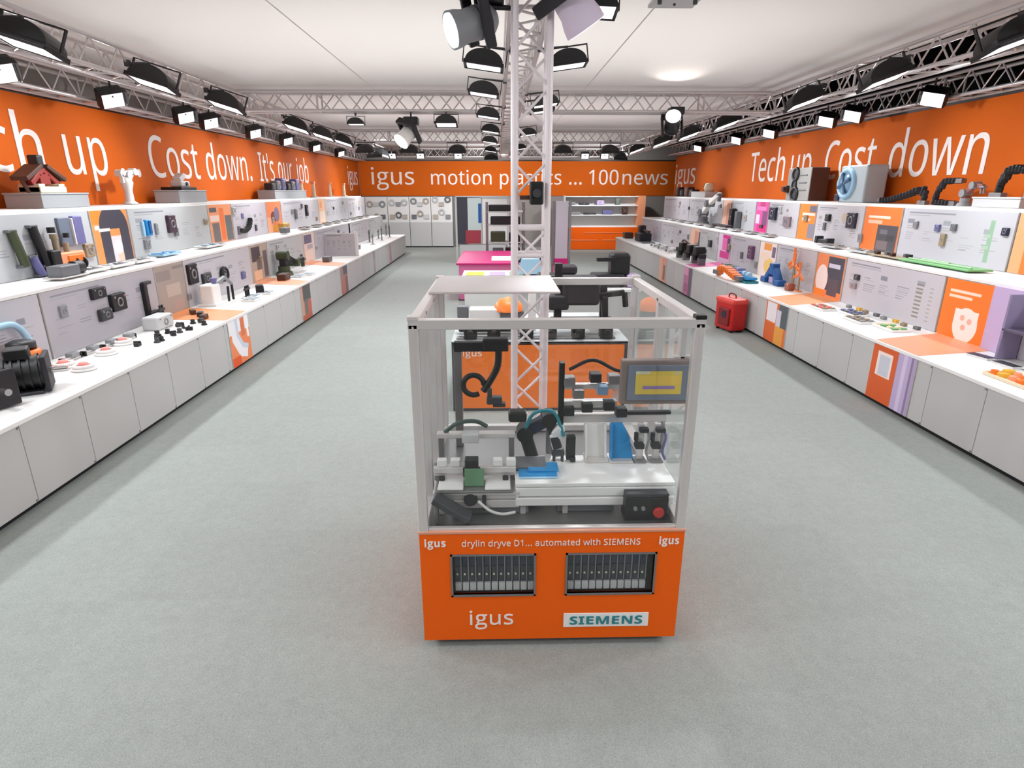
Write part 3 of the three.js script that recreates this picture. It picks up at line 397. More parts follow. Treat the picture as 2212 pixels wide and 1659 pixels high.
{ const names = 'clip bushing pulley slider bracket'.split(' '); for (let k = 0; k < 14; k++) { const z = -6.35 - .09 * k + rr(-.04, .04), x = -3.62 - rr(.02, .3), m = [M.black, M.darkGrey, M.softBlack][k % 3], nm = names[k % 5]; const o = thing('loose_' + nm, `small ${m === M.darkGrey ? 'dark grey' : 'black'} loose ${nm}, ${ordinal(k)} of the scatter along the counter edge`, 'sample', [x, CT, z], rr(0, 3), 'black loose parts by the counter edge'); mesh('body', k % 5 === 1 || k % 5 === 2 ? lathe([[.012, 0], [.035, 0], [.035, .012], [.025, .018], [.025, .05], [.012, .05]], 16) : k % 5 === 4 ? [rbox(.08, .012, .05, 0, .006, 0), rbox(.012, .08, .05, -.034, .04, 0)] : [rbox(.08, .04, .05, 0, .02, 0), cylZ(.012, .07, 0, .045, 0, 12)], m, o); } }
for (let k = 0; k < 4; k++) rail(`slim silver linear guide, ${ORD[k]} on the worktop before the lilac grey board`, L_(-4.2 + .02 * k, CT, -5.75 - .28 * k), LR, .26);
block('light grey control box on the worktop before the orange sheet', L_(-4.12, CT, -7.2), LR, .36, .16, .2, M.lightGrey, 'control_box', 'box');
standRod('pair of tall dark rods in front of the black L profile', L_(-4.25, CT, -7.55), LR, .2, M.darkGrey, 2);
[[-3.82, -7.72, M.brown], [-3.95, -7.9, M.black], [-4.12, -8.05, M.brown]].forEach(([x, z, m], i) => block(`small ${m === M.brown ? 'brown' : 'black'} block on the orange worktop sheet, ${ORD[i]} from its edge`, [x, CT + .003, z], LR + .3 * i, .13, .06, .07, m));
{ const o = thing('robot_stand', 'white robot stand with grey arm and two black legs on the worktop', 'robot', L_(-4.18, CT, -8.75), LR); mesh('body', [rbox(.26, .3, .2, 0, .15, 0, .03), rbox(.32, .03, .26, 0, .015, 0)], M.whiteTop, o); mesh('arm', [beamBox([.05, .28, .05], [.3, .36, .1], .05, .05), beamBox([.3, .36, .1], [.46, .24, .12], .04, .04)], M.grey, o); mesh('leg', beamBox([.3, 0, .12], [.32, .22, .12], .03, .03), M.black, o); mesh('leg', beamBox([.46, 0, .12], [.46, .24, .12], .03, .03), M.black, o); mesh('tool', cyl(.05, .03, .08, .05, .34, .05), M.purple, o); }
standRod('three short dark rods near the second counter graphic', L_(-3.9, CT, -9.35), LR, .17, M.softBlack, 3); block('dark camera-like block beside the three short rods', L_(-3.86, CT, -9.75), LR + .4, .16, .14, .12, M.softBlack);
for (let k = 0; k < 5; k++) tray(`small sample tray, ${ORD[k]} along the worktop past the orange sheet`, L_(-3.75 - .1 * (k % 2), CT, -9.1 - .32 * k - (k > 2 ? 1.6 : 0)), LR, .26, .2, M.whiteTop, [M.grey, M.lightGrey, M.skyBlue], 3, 2, .02);
{ const o = thing('cable_arc', 'light blue cable arc mounted on the pale lower board', 'cable', at(LEFT, 'low', .03, .95, -5.3), LR); mesh('cable', tube([[-.2, .22, .04], [.05, .2, .05], [.16, .02, .06], [.1, -.14, .05], [-.2, -.17, .04]], .03), M.skyBlue, o); mesh('mount', [rbox(.05, .08, .05, -.2, .22, .02), rbox(.05, .08, .05, -.2, -.17, .02)], M.grey, o); }
block('black U-shaped housing mounted highest on the lilac grey board', at(LEFT, 'low', .027, 1.17, -6.62), LR, .24, .12, .08, M.softBlack, 'mounted_housing'); block('black round-bored housing in the middle of the lilac grey board', at(LEFT, 'low', .027, .98, -6.92), LR, .26, .2, .1, M.black, 'mounted_housing'); block('dark grey housing lowest on the lilac grey board', at(LEFT, 'low', .027, .92, -6.66), LR, .2, .13, .1, M.darkGrey, 'mounted_housing'); block('pale grey plate sample on the lilac grey board beside the headline', at(LEFT, 'low', .027, 1.08, -6.05), LR, .1, .12, .05, M.grey, 'mounted_housing');
{ const o = thing('slide_profile', 'black L-shaped slide profile upright before the beige board', 'profile', at(LEFT, 'low', .04, .715, -7.52), LR); mesh('upright', rbox(.07, .5, .07, -.05, .25, 0), M.black, o); mesh('foot_arm', rbox(.24, .07, .08, .04, .1, .02), M.black, o); mesh('head_plate', rbox(.16, .04, .06, .02, .49, 0), M.darkGrey, o); mesh('back_plate', rbox(.3, .5, .015, .02, .25, -.028), M.lightGrey, o); }
block('dark violet tall block on the board with the black ring', at(LEFT, 'low', .027, 1.02, -8.72), LR, .26, .28, .08, M.softBlack, 'mounted_housing'); block('dark violet square block lower on the board with the black ring', at(LEFT, 'low', .027, .97, -9.12), LR, .26, .15, .08, M.darkGrey, 'mounted_housing');
ring('black oval ring bearing mounted on the pale lower board', at(LEFT, 'low', .06, 1.03, -9.7), LR, .1, M.black); block('small violet block beneath the printed copy near the peach sheet', at(LEFT, 'low', .027, .85, -10.45), LR, .14, .12, .06, M.purple);
robotArm('black curved robot arm lying before the grey lower board', L_(-4.2, CT, -12.3), LR, [[-.35, 0, 0], [-.35, .38, 0], [.1, .2, .05], [.5, .22, .1]], .09, M.softBlack, M.oliveDark);
[[-11.3, M.brown], [-14.3, M.midGrey], [-16, M.darkGrey], [-17.4, M.grey]].forEach(([z, m], i) => block(`${['brown', 'mid grey', 'dark', 'grey'][i]} block on the far worktop, ${ORD[i]} past the curved robot's board`, L_(-4.0, CT, z), LR, .3, .12, .16, m));
for (let k = 0; k < 6; k++) standRod(`grey rod stand, ${ORD[k]} past the pale cross board`, L_(-3.85 - .25 * (k % 2), CT, -18.9 - .75 * k), LR, rr(.25, .5), [M.grey, M.midGrey, M.aluDark][k % 3], 2 + k % 2);
// upper step, pedestal side
{ const t = (label, z, y, h, m) => { const o = thing('hanging_tube', label, 'cable', at(LEFT, 'up', .06, y, z), LR); mesh('tube', tube([[0, h / 2, 0], [.02, 0, .02], [.05, -h / 2, .03]], .045, 20, 10), m, o); mesh('clip', [rbox(.12, .03, .08, 0, h / 2, -.02), rbox(.12, .03, .08, .05, -h / 2, 0)], M.midGrey, o); return o; };
  t('olive black hanging tube, nearest on the upper board', -6.42, 1.72, .36, M.oliveDark); t('violet black short tube under the olive one', -6.62, 1.52, .2, M.purple); t('black hanging tube beside the orange machine', -6.72, 1.72, .42, M.black); t('dark lower tube next to the orange machine', -6.86, 1.53, .18, M.softBlack); }
{ const o = thing('display_machine', 'orange fronted machine sample with black flank and tan valves on the upper step', 'machine', at(LEFT, 'up', .1, SH + .01, -7.05), LR); mesh('body', rbox(.42, .2, .14, .05, .12, 0, .02), M.peach, o); mesh('front_plate', rbox(.26, .13, .02, .08, .12, .075, .01), M.orangeBright, o); mesh('flank', rbox(.14, .26, .14, -.2, .13, 0, .02), M.black, o); mesh('base', rbox(.6, .03, .2, 0, .015, 0), M.midGrey, o); mesh('valve', [cyl(.03, .03, .16, -.1, .3, 0), cyl(.04, .04, .05, -.1, .4, 0), cyl(.03, .03, .1, .06, .27, 0)], M.tan, o); mesh('knob', [cyl(.04, .04, .06, -.12, .47, 0), cyl(.03, .03, .05, .1, .4, 0)], M.black, o); }
{ const o = thing('slab_sample', 'violet and slate slab pair mounted on the upper board', 'sample', at(LEFT, 'up', .03, 1.66, -7.36), LR); mesh('slate_slab', rbox(.2, .32, .05, -.13, .18, 0, .01), mat('#6d7789', .5), o); mesh('violet_slab', rbox(.16, .32, .07, .08, .19, .01, .01), M.purple, o); mesh('divider', rbox(.02, .3, .08, -.02, .18, .01), M.whiteTop, o); }
block('tan and grey small sample beside the violet slabs', at(LEFT, 'up', .03, 1.52, -7.58), LR, .16, .16, .06, M.tan); 
{ const o = thing('blue_holder', 'bright blue upright block on the pale upper board', 'sample', at(LEFT, 'up', .03, 1.68, -8.92), LR); mesh('block', rbox(.13, .22, .07, .02, .11, 0, .012), M.blue, o); mesh('core', rbox(.06, .18, .02, .03, .12, .04, .006), M.blueDark, o); mesh('bracket', rbox(.05, .2, .05, -.1, .1, 0), M.skyBlue, o); }
block('grey slim sample between the blue block and the dark block', at(LEFT, 'up', .03, 1.68, -9.16), LR, .06, .16, .05, M.grey); block('dark violet upright housing on the pale upper board', at(LEFT, 'up', .03, 1.68, -9.58), LR, .22, .26, .09, mat('#3e2a3a', .5), 'mounted_housing');
tray('light blue flat tray on the upper step under the blue block', L_(-4.78, SH + .018, -8.85), LR, .5, .2, M.skyBlue, [M.blue, M.skyBlue], 4, 2, .025); tray('white and blue flat tray farther along the upper step', L_(-4.75, SH + .018, -10.2), LR, .7, .2, M.whiteTop, [M.skyBlue, M.midGrey], 5, 2, .02);
{ const o = thing('arc_chain', 'black curved chain sample mounted on the pale upper board', 'cable carrier', at(LEFT, 'up', .06, 1.62, -12.35), LR); chainPath(o, [[-.3, -.06, 0], [-.1, -.08, 0], [.1, 0, .02], [.2, .14, .02]], .09, .09, 9, M.black); mesh('bracket', rbox(.1, .16, .04, -.3, -.06, -.03), M.midGrey, o); mesh('side_plate', rbox(.1, .1, .02, -.05, .2, -.03), M.purple, o); }
block('dull yellow round-bored sample at the foot of the orange picture board', at(LEFT, 'up', .2, SH + .018, -14.1), LR, .4, .18, .14, mat('#c99a45', .5)); block('grey green box on the upper step edge', L_(-4.6, SH + .018, -13.4), LR, .28, .12, .14, M.midGrey);
block('slim black upright sample on the board beneath the rounded pedestal', at(LEFT, 'up', .03, 1.66, -16.4), LR, .16, .28, .08, M.softBlack, 'mounted_housing'); block('slim grey upright sample on the board beneath the rounded pedestal', at(LEFT, 'up', .03, 1.62, -15.5), LR, .14, .24, .08, M.midGrey, 'mounted_housing');
{ const o = thing('pump_unit', 'grey pump unit with a black end on the near upper step', 'machine', L_(-4.62, SH + .018, -6.55), LR); mesh('body', rbox(.3, .12, .16, -.03, .07, 0, .02), M.midGrey, o); mesh('motor', cylX(.07, .12, .18, .08, 0), M.black, o); mesh('base', rbox(.44, .015, .2, 0, .0075, 0), M.alu, o); }
for (let k = 0; k < 3; k++) tray(`clear flat tray, ${ORD[k]} along the near upper step`, L_(-4.66, SH + .018, -7.0 - .5 * k), LR, .44, .18, M.whiteTop, [M.grey, M.lightGrey, M.midGrey], 4, 2, .02);
{ const o = thing('spool_sample', 'black spool in a pale bracket under the orange machine', 'sample', L_(-4.9, SH + .018, -7.18), LR); mesh('spool', [cylX(.05, .12, 0, .07, 0), cylX(.075, .015, -.06, .075, 0), cylX(.075, .015, .06, .075, 0)], M.softBlack, o); mesh('bracket', rbox(.2, .02, .12, 0, .01, 0), M.lightGrey, o); }
// top step, pedestal side
const pedA = pedestal('wide pale grey pedestal under the red and black gripper', L_(-5.38, H_TOP + .002, -7.62), LR, .82, .17, .42);
{ const o = thing('gripper_model', 'red and black winged gripper on a cream base atop the wide pedestal', 'gripper', L_(-5.38, H_TOP + .172, -7.52), LR); mesh('cream_base', [rbox(.44, .07, .26, .04, .035, 0, .01), rbox(.1, .1, .24, -.13, .05, 0), rbox(.1, .1, .24, .2, .05, 0)], M.cream, o); mesh('red_frame', [beamBox([-.2, .1, 0], [.02, .26, 0], .06, .14), beamBox([.24, .1, 0], [.02, .26, 0], .06, .14), rbox(.16, .12, .14, .02, .15, 0)], mat('#8c2a22', .45), o); mesh('wings', [beamBox([-.3, .15, 0], [-.02, .3, 0], .05, .2), beamBox([.34, .15, 0], [.06, .3, 0], .05, .2)], M.brown, o); mesh('head', rbox(.11, .16, .12, .02, .34, 0, .02), M.black, o); mesh('claw', [beamBox([-.27, .15, 0], [-.22, 0, .02], .035, .05), beamBox([.31, .15, 0], [.27, 0, .02], .035, .05)], M.brown, o); }
{ const o = thing('white_robot', 'small white humanoid-like robot column with spread shoulders before the banner', 'robot', L_(-5.4, H_TOP + .002, -9.3), LR); mesh('torso', lathe([[0, 0], [.1, 0], [.1, .02], [.06, .05], [.055, .2], [.085, .3], [.06, .38], [0, .38]]), M.whiteTop, o); mesh('shoulder_bar', [beamBox([-.13, .42, 0], [.2, .46, 0], .06, .07), cylZ(.05, .09, -.13, .43, 0), cylZ(.05, .09, .2, .46, 0)], M.white, o); mesh('hand', [rbox(.04, .12, .05, -.13, .36, .02), rbox(.05, .06, .05, .26, .44, .02)], M.whiteTop, o); mesh('joint', cylZ(.06, .12, .02, .4, 0), M.lightGrey, o); }
pedestal('short grey pedestal with dark notch under the black scanner tray', L_(-5.36, H_TOP + .002, -10.75), LR, .95, .2, .4); 
{ const o = thing('scanner_unit', 'white hooded scanner unit on a thin black tray', 'machine', L_(-5.36, H_TOP + .202, -10.72), LR); mesh('tray', rbox(.52, .05, .34, -.02, .025, 0), M.black, o); mesh('hood', [rbox(.3, .1, .2, .04, .1, 0, .03), beamBox([-.06, .16, 0], [.12, .24, 0], .09, .14)], M.white, o); mesh('eye', cylZ(.03, .04, .05, .1, .1), M.darkGrey, o); }
pedestal('broad rounded grey pedestal under the dark machine cluster', L_(-5.38, H_TOP + .002, -15.9), LR, 2.4, .2, .4);
for (let k = 0; k < 6; k++) block(`dark machine sample, ${ORD[k]} in the cluster on the broad pedestal`, L_(-5.36, H_TOP + .202, -14.95 - .36 * k), LR, .26, .16 + .06 * (k % 3), .2, [M.softBlack, M.midGrey, M.purple][k % 3], 'machine_sample', 'machine');
for (const [k, z] of [-17.3, -18.4, -20.2, -22].entries()) { const o = thing('slender_sample', `cream slender upright sample, ${ORD[k]} on the far top step`, 'sample', L_(-5.36, H_TOP + .002, z), LR); mesh('stem', cyl(.045, .06, .36, 0, .2, 0, 14), M.cream, o); mesh('foot', cyl(.11, .12, .03, 0, .015, 0), M.lightGrey, o); mesh('tip', rbox(.16, .06, .1, 0, .41, 0), M.peach, o); }

// ------------------------------------------------------------------ exhibits, red case side (right)
{ const o = thing('machine_cabinet', 'grey machine cabinet with three round black ports before the slogan banner', 'machine', at(RIGHT, 'up', -.3, H_TOP + .002, -12.45), RRt); mesh('cabinet', rbox(.95, .62, .36, 0, .31, 0, .02), mat('#9d9c98', .5), o); mesh('side_panel', rbox(.02, .6, .34, .48, .31, 0), M.brown, o); for (const [x, y, r] of [[-.12, .5, .11], [-.14, .3, .08], [-.08, .12, .12]]) { mesh('port', torus(r, r * .3, x, y, .185), M.black, o); mesh('port_disc', cylZ(r * .8, .02, x, y, .18), M.darkGrey, o); } mesh('valve', [rbox(.12, .14, .1, -.4, .22, .2, .02), cylZ(.05, .06, -.4, .22, .27)], M.brown, o); mesh('ribs', [0, 1, 2].map(k => rbox(.3, .02, .02, .2, .2 + k * .14, .185)), M.midGrey, o); }
{ const o = thing('porthole_machine', 'pale blue machine box with a big glossy round porthole', 'machine', at(RIGHT, 'up', -.3, H_TOP + .002, -10.62), RRt); mesh('cabinet', rbox(.78, .6, .36, .08, .3, 0, .03), mat('#bcc9cf', .4), o); mesh('porthole_rim', torus(.22, .045, -.06, .31, .185), M.skyBlue, o); mesh('porthole_glass', lathe([[0, .06], [.1, .05], [.18, .02], [.2, 0]]).rotateX(Math.PI / 2).translate(-.06, .31, .19), mat('#8fb8d6', .1, .2), o); mesh('drum_blades', [0, 1, 2, 3].map(k => rbox(.05, .16, .04, 0, .1, 0).rotateZ(k * 1.57 + .4).translate(-.06, .31, .24)), mat('#3a5f80', .3), o); mesh('side_blocks', [rbox(.12, .12, .1, -.34, .3, .14, .02), rbox(.14, .12, .1, -.3, .08, .16, .02)], M.navy, o); }
cableChain('black cable carrier sloping up to a hook beside the porthole machine', at(RIGHT, 'up', -.3, H_TOP + .01, -9.35), RRt, [[-.55, .04, 0], [-.3, .06, 0], [.1, .14, 0], [.32, .2, 0], [.42, .14, 0], [.42, .02, 0]], .14, .07, 16, M.softBlack);
cableChain('black C-shaped cable carrier loop standing on the top step', at(RIGHT, 'up', -.3, H_TOP + .02, -8.55), RRt, [[.25, .3, 0], [.05, .3, 0], [-.1, .2, 0], [-.14, .05, 0], [-.05, .02, 0], [.2, .01, 0]], .14, .07, 14, M.softBlack);
robotArm('small grey and red robot arm beside the black C-shaped loop', at(RIGHT, 'up', -.3, H_TOP + .002, -8.12), RRt, [[0, 0, 0], [-.02, .16, 0], [.12, .26, 0], [.26, .24, 0]], .05, mat('#8f5a54', .5), M.grey);
const pedB = pedestal('pale grey pedestal under the thick black chain arch', at(RIGHT, 'up', -.28, H_TOP + .002, -7.35), RRt, .72, .12, .4, M.lightGrey);
cableChain('thick black chain arch standing on the pale pedestal', at(RIGHT, 'up', -.28, H_TOP + .14, -7.32), RRt, [[-.26, 0, 0], [-.25, .14, 0], [-.16, .26, 0], [0, .31, 0], [.16, .26, 0], [.25, .14, 0], [.26, 0, 0]], .16, .08, 18, M.black);
robotArm('large diagonal white robot arm reaching over the magenta column', at(RIGHT, 'up', .25, SH + .018, -16.6), RRt, [[-.3, 0, 0], [-.3, .3, 0], [.2, .55, .02], [.95, .78, .04]], .1, M.white, M.midGrey); 
pedestal('grey pedestal with a cream pot at the far top step', at(RIGHT, 'up', -.3, H_TOP + .002, -18.6), RRt, 1.3, .16, .4, M.lightGrey); { const o = thing('cream_pot', 'cream round pot with dark handle on the far grey pedestal', 'pot', at(RIGHT, 'up', -.3, H_TOP + .162, -18.2), RRt); mesh('pot', lathe([[0, 0], [.12, 0], [.16, .08], [.14, .2], [.1, .24], [0, .24]]), M.cream, o); mesh('handle', [torus(.08, .02, -.22, .14, 0), rbox(.05, .2, .1, -.36, .12, 0)], M.black, o); }
for (let k = 0; k < 4; k++) block(`dark reddish machine sample, ${ORD[k]} at the far end of the top step`, at(RIGHT, 'up', -.3, H_TOP + .002, -19.6 - .5 * k), RRt, .36, .22 + .08 * (k % 2), .25, [M.softBlack, M.brown][k % 2], 'machine_sample', 'machine');
// upper boards
block('tall black upright sample beside the tall stand on the upper step', at(RIGHT, 'up', .1, SH + .018, -15.15), RRt, .2, .46, .12, M.softBlack, 'sample_tower'); block('tall grey violet sample tower next to the black one', at(RIGHT, 'up', .1, SH + .018, -14.8), RRt, .14, .4, .12, M.midGrey, 'sample_tower'); block('black conveyor module on the upper step below the sample towers', at(RIGHT, 'up', .35, SH + .018, -15.1), RRt, 1.0, .08, .18, M.softBlack, 'conveyor_module', 'conveyor');
block('navy box mounted beside the magenta upper column', at(RIGHT, 'up', .03, 1.7, -13.02), RRt, .3, .26, .1, M.navy, 'mounted_housing'); block('small brown and grey sample in the middle of its pale upper board', at(RIGHT, 'up', .03, 1.6, -12.35), RRt, .3, .2, .08, mat('#8a7880', .5)); block('small black cube mounted near the orange slim column', at(RIGHT, 'up', .03, 1.78, -10.82), RRt, .14, .12, .08, M.black); block('dark navy square mounted on the pale upper board', at(RIGHT, 'up', .03, 1.7, -10.08), RRt, .26, .25, .07, mat('#2a2438', .45), 'mounted_housing');
{ const o = thing('black_clamp', 'black clamp bar lying on the upper step under the dark square', 'clamp', at(RIGHT, 'up', .22, SH + .018, -10.5), RRt); mesh('bar', rbox(.42, .07, .1, 0, .04, 0, .015), M.black, o); mesh('jaw', rbox(.08, .12, .12, -.18, .06, 0), M.softBlack, o); mesh('jaw', rbox(.06, .1, .12, .19, .05, 0), M.softBlack, o); }
[[-8.06, 1.78, M.purple, 'violet'], [-7.77, 1.8, M.midGrey, 'grey'], [-7.92, 1.6, M.tan, 'tan'], [-8.5, 1.8, M.grey, 'pale grey'], [-6.95, 1.8, M.navy, 'navy']].forEach(([z, y, m, c]) => block(`small ${c} sample mounted on the board with the green printed column`, at(RIGHT, 'up', .03, y, z), RRt, .09, c === 'tan' ? .16 : .09, .05, m));
{ const o = thing('green_mat', 'long green sample mat along the upper step edge', 'mat', at(RIGHT, 'up', .4, SH + .018, -7.35), RRt); mesh('mat', rbox(1.25, .02, .3, 0, .01, 0, .006), M.green, o); mesh('strip', [rbox(1.1, .02, .03, 0, .03, .05), rbox(.5, .02, .03, -.2, .03, -.06)], mat('#a9c9a4', .5), o); }
{ const o = thing('parts_strip', 'tan strip of small parts along the upper step before the green mat', 'sample strip', at(RIGHT, 'up', .4, SH + .018, -8.35), RRt); mesh('strip', rbox(.7, .015, .26, 0, .008, 0), M.tan, o); for (let k = 0; k < 7; k++) mesh('part', rbox(.05, .05, .06, -.3 + .1 * k, .035, rr(-.08, .08)), [M.black, M.brown, M.midGrey][k % 3], o); }
// lower boards and worktop
{ const o = thing('open_shelf', 'dark violet shelf frame in front of the lilac white board', 'shelf', at(RIGHT, 'low', .14, .712, -4.65), RRt); mesh('shelf_board', rbox(1.9, .03, .2, 0, .3, 0), mat('#5a5068', .5), o); mesh('side_panel', rbox(.03, .64, .2, .94, .32, 0), mat('#8f84a4', .5), o); mesh('side_panel', rbox(.03, .64, .2, -.94, .32, 0), mat('#8f84a4', .5), o); }
[[-5.15, .17], [-4.7, .2]].forEach(([z, h], i) => block(`${i ? 'pale tan' : 'violet grey'} round-bored sample on the dark shelf board`, at(RIGHT, 'low', .15, .712 + .315, z), RRt, .2, h, .12, i ? M.beige : M.purple));
for (let k = 0; k < 3; k++) brochure(`dark covered brochure stack, ${ORD[k]} before the shelf frame`, at(RIGHT, 'front', -.62 + .02 * k, CT, -5.35 - .3 * (k - 1) * 1), RRt + .1 * k, .22, .1, [M.midGrey, M.darkGrey, M.navy][k]);
tray('yellow and orange sample tray at the near worktop edge', at(RIGHT, 'front', -.3, CT, -4.85), RRt, .5, .26, M.cream, [M.yellow, M.peach, M.orangeBright], 5, 2, .04); tray('coral and white sample tray behind the yellow one', at(RIGHT, 'front', -.66, CT, -4.75), RRt, .44, .22, M.whiteTop, [M.coral, M.lightGrey], 4, 2, .05); tray('grey sample tray nearest the camera on the worktop', at(RIGHT, 'front', -.35, CT, -4.2), RRt, .5, .26, M.whiteTop, [M.grey, M.yellow], 4, 2, .04);
[[-6.95, .5, 'cream and green', [M.cream, M.green]], [-7.4, .38, 'tan and grey', [M.tan, M.grey]], [-7.85, .55, 'slate violet', [M.purple, M.midGrey]], [-8.25, .35, 'coral and tan', [M.coral, M.tan]]].forEach(([z, o, c, m]) => tray(`${c} sample tray before the board with printed ticks`, at(RIGHT, 'front', -o, CT, z), RRt, .4, .22, M.whiteTop, m, 4, 2, .03));
for (let k = 0; k < 8; k++) block(`tiny grey tan block, ${ORD[k]} along the row under the printed ticks`, at(RIGHT, 'low', .14 + .03 * (k % 2), CT, -6.9 - .2 * k), RRt, .08, .04, .05, [M.midGrey, M.tan, M.yellow, M.grey][k % 4]);
block('small dark block mounted beside the white oval board', at(RIGHT, 'low', .03, 1.08, -8.45), RRt, .11, .08, .06, M.darkGrey); block('small mauve block under the dark one beside the white oval board', at(RIGHT, 'low', .03, .95, -8.5), RRt, .13, .08, .06, mat('#a58f94', .5));
{ const f = (label, x, z, h, s) => { const o = thing('propeller_flower', label, 'rotor sample', at(RIGHT, 'low', x, CT, z), RRt); mesh('stem', cyl(.012, .02, h, 0, h / 2, 0, 10), M.tan, o); mesh('blade', [0, 1, 2].map(k => rbox(.05 * s, .17 * s, .02, 0, .1 * s, 0, .008).rotateZ(k * 2.094).translate(0, h, .02)), M.orangeBright, o); mesh('hub', cylZ(.035 * s, .05, 0, h, .02), M.peach, o); mesh('foot', cyl(.06, .07, .02, 0, .01, 0), M.peach, o); };
  f('orange propeller flower, tallest by the cream column', .1, -10.2, .46, 1.1); f('orange propeller flower in the middle of the three', .18, -10.0, .42, 1); f('orange propeller flower beside the orange board with white oval', .22, -9.72, .3, 1); }
block('reddish cube sample at the foot of the propeller flowers', at(RIGHT, 'low', .3, CT, -9.85), RRt, .14, .12, .12, mat('#a85a44', .5));
{ const o = thing('a_frame', 'dark blue A-shaped plastic frame on the worktop', 'sample', at(RIGHT, 'low', .24, CT, -10.62), RRt); mesh('frame', [beamBox([-.24, .06, 0], [-.06, .26, 0], .1, .12), beamBox([.24, .06, 0], [.06, .26, 0], .1, .12), rbox(.16, .2, .13, 0, .26, 0, .02)], M.blueDark, o); mesh('foot', [rbox(.2, .1, .16, -.26, .05, 0, .02), rbox(.2, .1, .16, .26, .05, 0, .02)], M.blueDark, o); mesh('insert', rbox(.14, .1, .1, 0, .07, 0), M.lilac, o); }
{ const o = thing('blue_cradle', 'bright blue cradle with pale rollers on the worktop', 'sample', at(RIGHT, 'low', .62, CT, -10.85), RRt); mesh('cradle', [rbox(.46, .05, .2, 0, .08, 0, .015), rbox(.07, .16, .2, -.23, .08, 0, .015)], M.blue, o); mesh('roller', [cylX(.045, .1, -.06, .14, .02), cylX(.045, .1, .12, .14, .02)], M.skyBlue, o); mesh('base', rbox(.5, .04, .24, 0, .02, 0), M.petrol, o); }
cableChain('orange cable carrier lying along the counter edge above the red case', at(RIGHT, 'front', -.12, CT + .06, -11.2), RRt + .15, [[-.45, .02, 0], [-.3, .1, 0], [-.1, .12, .02], [.15, .06, .03], [.35, .01, .04]], .18, .1, 10, M.orangeBright);
{ const o = thing('robot_axis', 'long black robot axis with several heads on the worktop', 'robot', at(RIGHT, 'front', -.28, CT, -14.1), RRt); mesh('beam', rbox(1.9, .1, .14, -.1, .2, 0, .02), M.softBlack, o); for (const [x, h] of [[-.9, .16], [-.35, .16], [.3, .16], [.75, .16]]) mesh('support', rbox(.1, h, .16, x, h / 2, 0), M.midGrey, o); for (const x of [-.5, .1, .6]) mesh('head', [rbox(.24, .2, .22, x, .3, .02, .03), cyl(.06, .05, .12, x, .16, .1)], M.black, o); mesh('cable', tube([[-.9, .24, 0], [-.6, .44, .03], [-.2, .4, .03], [.1, .28, 0]], .025), M.brown, o); }
[[-12.2, M.oliveDark, 'olive'], [-12.6, M.midGrey, 'grey'], [-11.9, M.purple, 'violet']].forEach(([z, m, c]) => block(`${c} block on the worktop between the robot axis and the orange carrier`, at(RIGHT, 'low', .35, CT, z), RRt, .26, .13, .16, m));
block('tall mauve sample on the lower board beside the cream column', at(RIGHT, 'low', .04, .98, -12.15), RRt, .22, .26, .1, mat('#6e4668', .5), 'mounted_housing'); block('dark small sample just beyond the magenta lower column', at(RIGHT, 'low', .04, 1.0, -14.6), RRt, .16, .16, .08, M.darkGrey);
for (let k = 0; k < 3; k++) tray(`white sample tray, ${ORD[k]} before the far pale boards`, at(RIGHT, 'front', -.45, CT, -16.3 - .8 * k), RRt, .6, .4, M.whiteTop, [M.whiteTop, M.lightGrey, M.grey], 4, 2, .08);
{ const o = thing('clamp_group', 'black clamp stand with horizontal arm at the far counter end', 'clamp', at(RIGHT, 'front', -.5, CT, -19.9), RRt); mesh('body', [rbox(.7, .28, .4, 0, .14, 0, .04), rbox(.3, .4, .2, -.2, .3, 0, .03)], M.softBlack, o); mesh('arm', beamBox([0, .35, 0], [1.0, .36, .05], .07, .07), M.black, o); mesh('plate', rbox(.5, .03, .4, .6, .015, 0), M.midGrey, o); }
block('dark brown sample on the far counter end beside the clamp stand', at(RIGHT, 'front', -.3, CT, -21.3), RRt, .4, .2, .3, M.brown);
{ // red case on the floor
  const o = thing('red_case', 'red hard case with dark round emblem standing on the carpet by the counter', 'case', [3.98, 0, -10.02], -Math.PI / 2 + .25);
  mesh('shell', rbox(.5, .52, .3, 0, .29, 0, .05), M.red, o); mesh('lid', rbox(.52, .1, .32, 0, .52, 0, .04), mat('#e0463c', .35), o); mesh('front_pocket', rbox(.3, .3, .04, .04, .26, .16, .03), M.redDark, o); mesh('emblem', cylZ(.06, .012, .06, .3, .182), M.navy, o); mesh('handle', [tube([[-.1, .56, 0], [-.08, .62, 0], [.08, .62, 0], [.1, .56, 0]], .012)], M.redDark, o); for (const x of [-.18, .18]) mesh('wheel', cylX(.03, .04, x, .03, .1), M.black, o); mesh('foot', rbox(.4, .03, .1, 0, .016, -.08), M.black, o);
}

